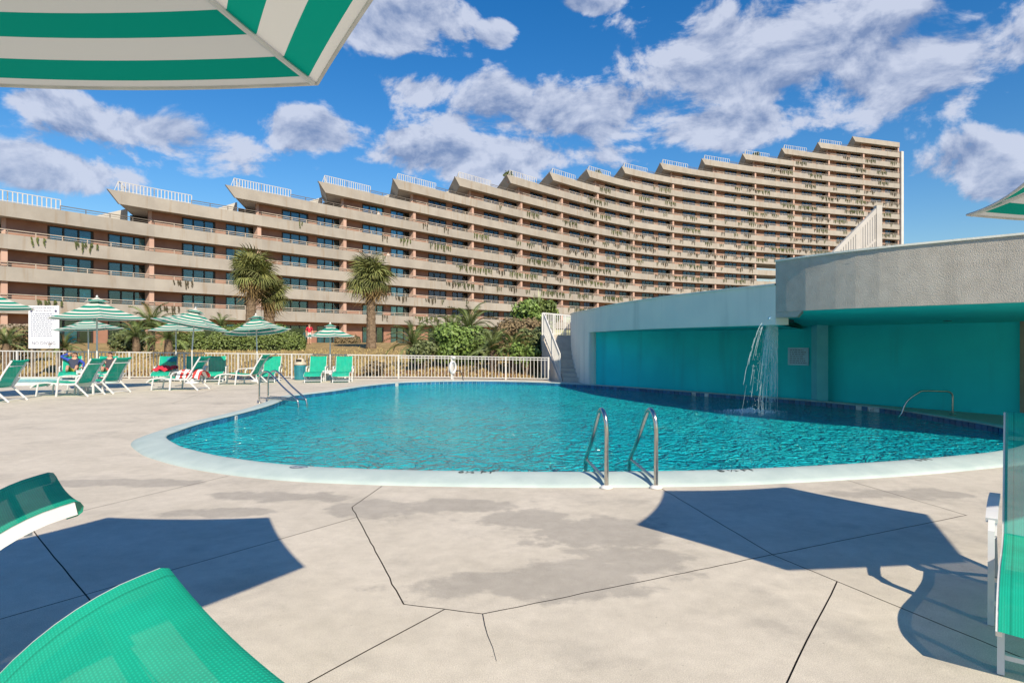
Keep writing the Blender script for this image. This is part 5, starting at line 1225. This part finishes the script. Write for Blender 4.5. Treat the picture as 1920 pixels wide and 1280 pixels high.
# ================================================================== PEOPLE
def make_person(label, joints, bones, mats_by_bone, hair=True, head_dir=(0, -1, 0), group=None):
    """one skinned body; joints name -> (x, y, z, radius); bones are pairs of names"""
    names = list(joints); me = bpy.data.meshes.new('body'); me.from_pydata([joints[n][:3] for n in names], [(names.index(a), names.index(b)) for a, b in bones], [])
    o = bpy.data.objects.new('tmp', me); col.objects.link(o); sk = o.modifiers.new('skin', 'SKIN'); sk.use_smooth_shade = True; ss = o.modifiers.new('sub', 'SUBSURF'); ss.levels = 2
    for i, n in enumerate(names): r = joints[n][3]; me.skin_vertices[0].data[i].radius = (r, r); me.skin_vertices[0].data[i].use_root = (n == 'pelvis')
    dg = bpy.context.evaluated_depsgraph_get(); body = bpy.data.meshes.new_from_object(o.evaluated_get(dg)); bpy.data.objects.remove(o)
    body.materials.clear(); ml = []
    for mt in mats_by_bone.values():
        if mt not in ml: ml.append(mt)
    for mt in ml: body.materials.append(MATS[mt])
    V = {n: Vector(joints[n][:3]) for n in names}
    for f in body.polygons:
        best = None
        for (a, b) in bones:
            A, Bv = V[a], V[b]; t = max(0, min(1, (f.center - A).dot(Bv - A) / max(1e-6, (Bv - A).length_squared))); d = (f.center - A.lerp(Bv, t)).length
            if best is None or d < best[0]: best = (d, (a, b))
        f.material_index = ml.index(mats_by_bone[best[1]]); f.use_smooth = True
    pel = V['pelvis']; root = empty('person', (pel.x, pel.y, 0)); tag(root, label, 'person', group); inv = Matrix.Translation((-pel.x, -pel.y, 0))
    b = ob('body', body, root); b.matrix_parent_inverse = inv
    hd = V['head']; fd = Vector(head_dir).normalized(); side = fd.cross(Vector((0,0,1))).normalized(); upv = side.cross(fd).normalized()
    def blob(c, rx, ry, rz, name, mt):
        m = MB(); n = 10; rows = []
        for j in range(1, 8):
            t = math.pi * j / 8; rows.append([c + side*rx*math.sin(t)*math.cos(2*math.pi*k/n) + fd*ry*math.sin(t)*math.sin(2*math.pi*k/n) + upv*rz*math.cos(t) for k in range(n)])
        m.strip(rows, True); m.f.append(tuple(range(n))); m.f.append(tuple(6*n + k for k in range(n))); q = m.build(name, mt, root, True); q.matrix_parent_inverse = inv
    if hair: blob(hd - fd*.025 + upv*.035, .083, .095, .092, 'hair', 'hair')
    blob(hd + fd*.098 - upv*.012, .014, .02, .022, 'nose', 'skin')
    for s in (-1, 1): blob(hd + fd*.083 + side*s*.034 + upv*.015, .013, .008, .009, 'eye', 'hair'); blob(hd + side*s*.083 - upv*.005, .012, .02, .03, 'ear', 'skin')
    blob(hd + fd*.086 - upv*.05, .028, .008, .008, 'mouth', 'red_cloth')
    return root
BONES = [('pelvis','belly'),('belly','chest'),('chest','neck'),('neck','head'),('head','crown')]
for s in 'lr': BONES += [('chest','sh'+s),('sh'+s,'el'+s),('el'+s,'wr'+s),('wr'+s,'hand'+s),('pelvis','hip'+s),('hip'+s,'kn'+s),('kn'+s,'an'+s),('an'+s,'toe'+s)]
    
def fingers(j, s, wrist, d, bones):
    d = Vector(d).normalized(); sd = d.cross(Vector((0, 0, 1))); sd = sd.normalized() if sd.length > .1 else Vector((1, 0, 0)); w = Vector(wrist)
    h = w + d * .08; j['hand'+s] = (*h, .034)
    for k in range(5):
        a = (-.5, -.22, 0, .22, .75)[k]; l = (.07, .08, .085, .075, .05)[k]; dd = (d + sd * a).normalized(); base = h + sd * (a * .05); n = f'f{k}{s}'
        j[n] = (*(base + dd * l), .009); bones.append(('hand'+s, n))
def outfit(bones, torso, sleeve, fore, hips, thigh, shin, foot='skin'):
    m = {}
    for a, b in bones:
        if b in ('belly','chest'): m[(a,b)] = torso
        elif b[:2] == 'sh': m[(a,b)] = torso
        elif b[:2] == 'el': m[(a,b)] = sleeve
        elif b[:2] == 'wr': m[(a,b)] = fore
        elif b[:3] == 'hip': m[(a,b)] = hips
        elif b[:2] == 'kn': m[(a,b)] = thigh
        elif b[:2] == 'an': m[(a,b)] = shin
        elif b[:3] == 'toe': m[(a,b)] = foot
        else: m[(a,b)] = 'skin'
    return m
def recliner(x, y, label, pose, out, yaw=0.):
    """body lying back on a steep lounger: hinge at (x, y), feet toward the camera"""
    j = dict(pelvis=(0,-.12,.47,.125), belly=(0,-.03,.62,.125), chest=(0,.09,.82,.135), neck=(0,.13,.97,.052), head=(0,.11,1.07,.088), crown=(0,.12,1.14,.07))
    for s, sg in (('l',-1),('r',1)):
        j['sh'+s] = (sg*.185,.09,.88,.062); j['hip'+s] = (sg*.10,-.17,.45,.09); j['kn'+s] = (sg*.15,-.55,.56 + pose.get('knee',0),.062); j['an'+s] = (sg*.13,-.95,.47,.042); j['toe'+s] = (sg*.14,-1.02,.58,.03)
    bones = list(BONES)
    for s, sg in (('l',-1),('r',1)):
        e, w, d = pose[s]; j['el'+s] = (*e, .045); j['wr'+s] = (*w, .033); fingers(j, s, w, d, bones)
    M = Matrix.Translation((x, y, -.06)) @ Matrix.Rotation(yaw, 4, 'Z')
    j = {k: (*(M @ Vector(v[:3])), v[3]) for k, v in j.items()}
    make_person(label, j, bones, out(bones), True, (.1, -.95, .25))
q = P(139, 700, 25.25)
recliner(q.x, 25.25, 'sunbather in a blue jacket with one arm behind the head', {'l': ((-.46,.10,1.02), (-.22,.16,1.12), (1,.1,.1)), 'r': ((.34,-.02,.72), (.30,-.28,.60), (-.4,-1,-.1)), 'knee': .10}, lambda b: {**outfit(b, 'navy_shirt', 'blue_jacket', 'blue_jacket', 'yellow_shorts', 'yellow_shorts', 'skin')}, yaw=R(28))
q = P(205, 700, 25.25)
recliner(q.x, 25.25, 'dark-haired sunbather lying back behind the raised chaise backs', {'l': ((-.30,-.02,.70), (-.22,-.26,.58), (.4,-1,-.1)), 'r': ((.30,-.02,.70), (.22,-.26,.58), (-.4,-1,-.1)), 'knee': .05}, lambda b: outfit(b, 'dark_cloth', 'skin', 'skin', 'red_cloth', 'skin', 'skin'), yaw=R(26))
def stander(p, z, label, out, face=(0, -1), arms='rail', scale=1.):
    j = dict(pelvis=(0,0,.95,.125), belly=(0,0,1.10,.12), chest=(0,0,1.32,.135), neck=(0,0,1.48,.052), head=(0,-.02,1.60,.088), crown=(0,0,1.68,.07)); bones = list(BONES)
    for s, sg in (('l',-1),('r',1)):
        j['sh'+s] = (sg*.19,0,1.40,.06); j['hip'+s] = (sg*.10,0,.88,.09); j['kn'+s] = (sg*.11,-.02,.48,.06); j['an'+s] = (sg*.11,.02,.08,.04); j['toe'+s] = (sg*.12,-.12,.03,.032)
        e, w, d = ((sg*.27,-.08,1.14), (sg*.22,-.30,1.10), (0,-1,-.1)) if arms == 'rail' else ((sg*.27,.02,1.12), (sg*.26,-.06,.88), (0,-.2,-1)); j['el'+s] = (*e, .045); j['wr'+s] = (*w, .033); fingers(j, s, w, d, bones)
    M = Matrix.Translation((p.x, p.y, z)) @ Matrix.Rotation(math.atan2(face[1], face[0]) + R(90), 4, 'Z') @ Matrix.Scale(scale, 4); j = {k: (*(M @ Vector(v[:3])), v[3] * scale) for k, v in j.items()}
    make_person(label, j, bones, out(bones), True, (*face, 0))
def on_balcony(px, n): 
    s = min([k * .01 for k in range(-100, 1600)], key=lambda s: abs(path(s).x / path(s).y * F + 960 - px)); p, t, q = frame(s); return p + q * .62, ZB(n) + .25, (-q.x, -q.y)
for px, n, lab, top in [(715, 5, 'person in a white shirt leaning on an upper balcony rail', 'white_cloth'), (1018, 1, 'person in white on a low balcony above the shrubs', 'white_cloth'), (733, 3, 'person in pale shirt on a balcony above the lone palm', 'white_cloth')]:
    p, z, f = on_balcony(px, n); stander(p, z, lab, lambda b: outfit(b, top, top, 'skin', 'dark_cloth', 'dark_cloth', 'skin'), f)
p = P(580, 640, 53); stander(p, terrain(p.x, p.y), 'person in a red top standing beyond the end of the hedge', lambda b: outfit(b, 'red_cloth', 'red_cloth', 'skin', 'white_cloth', 'white_cloth', 'skin'), (.5, -.8), 'down')
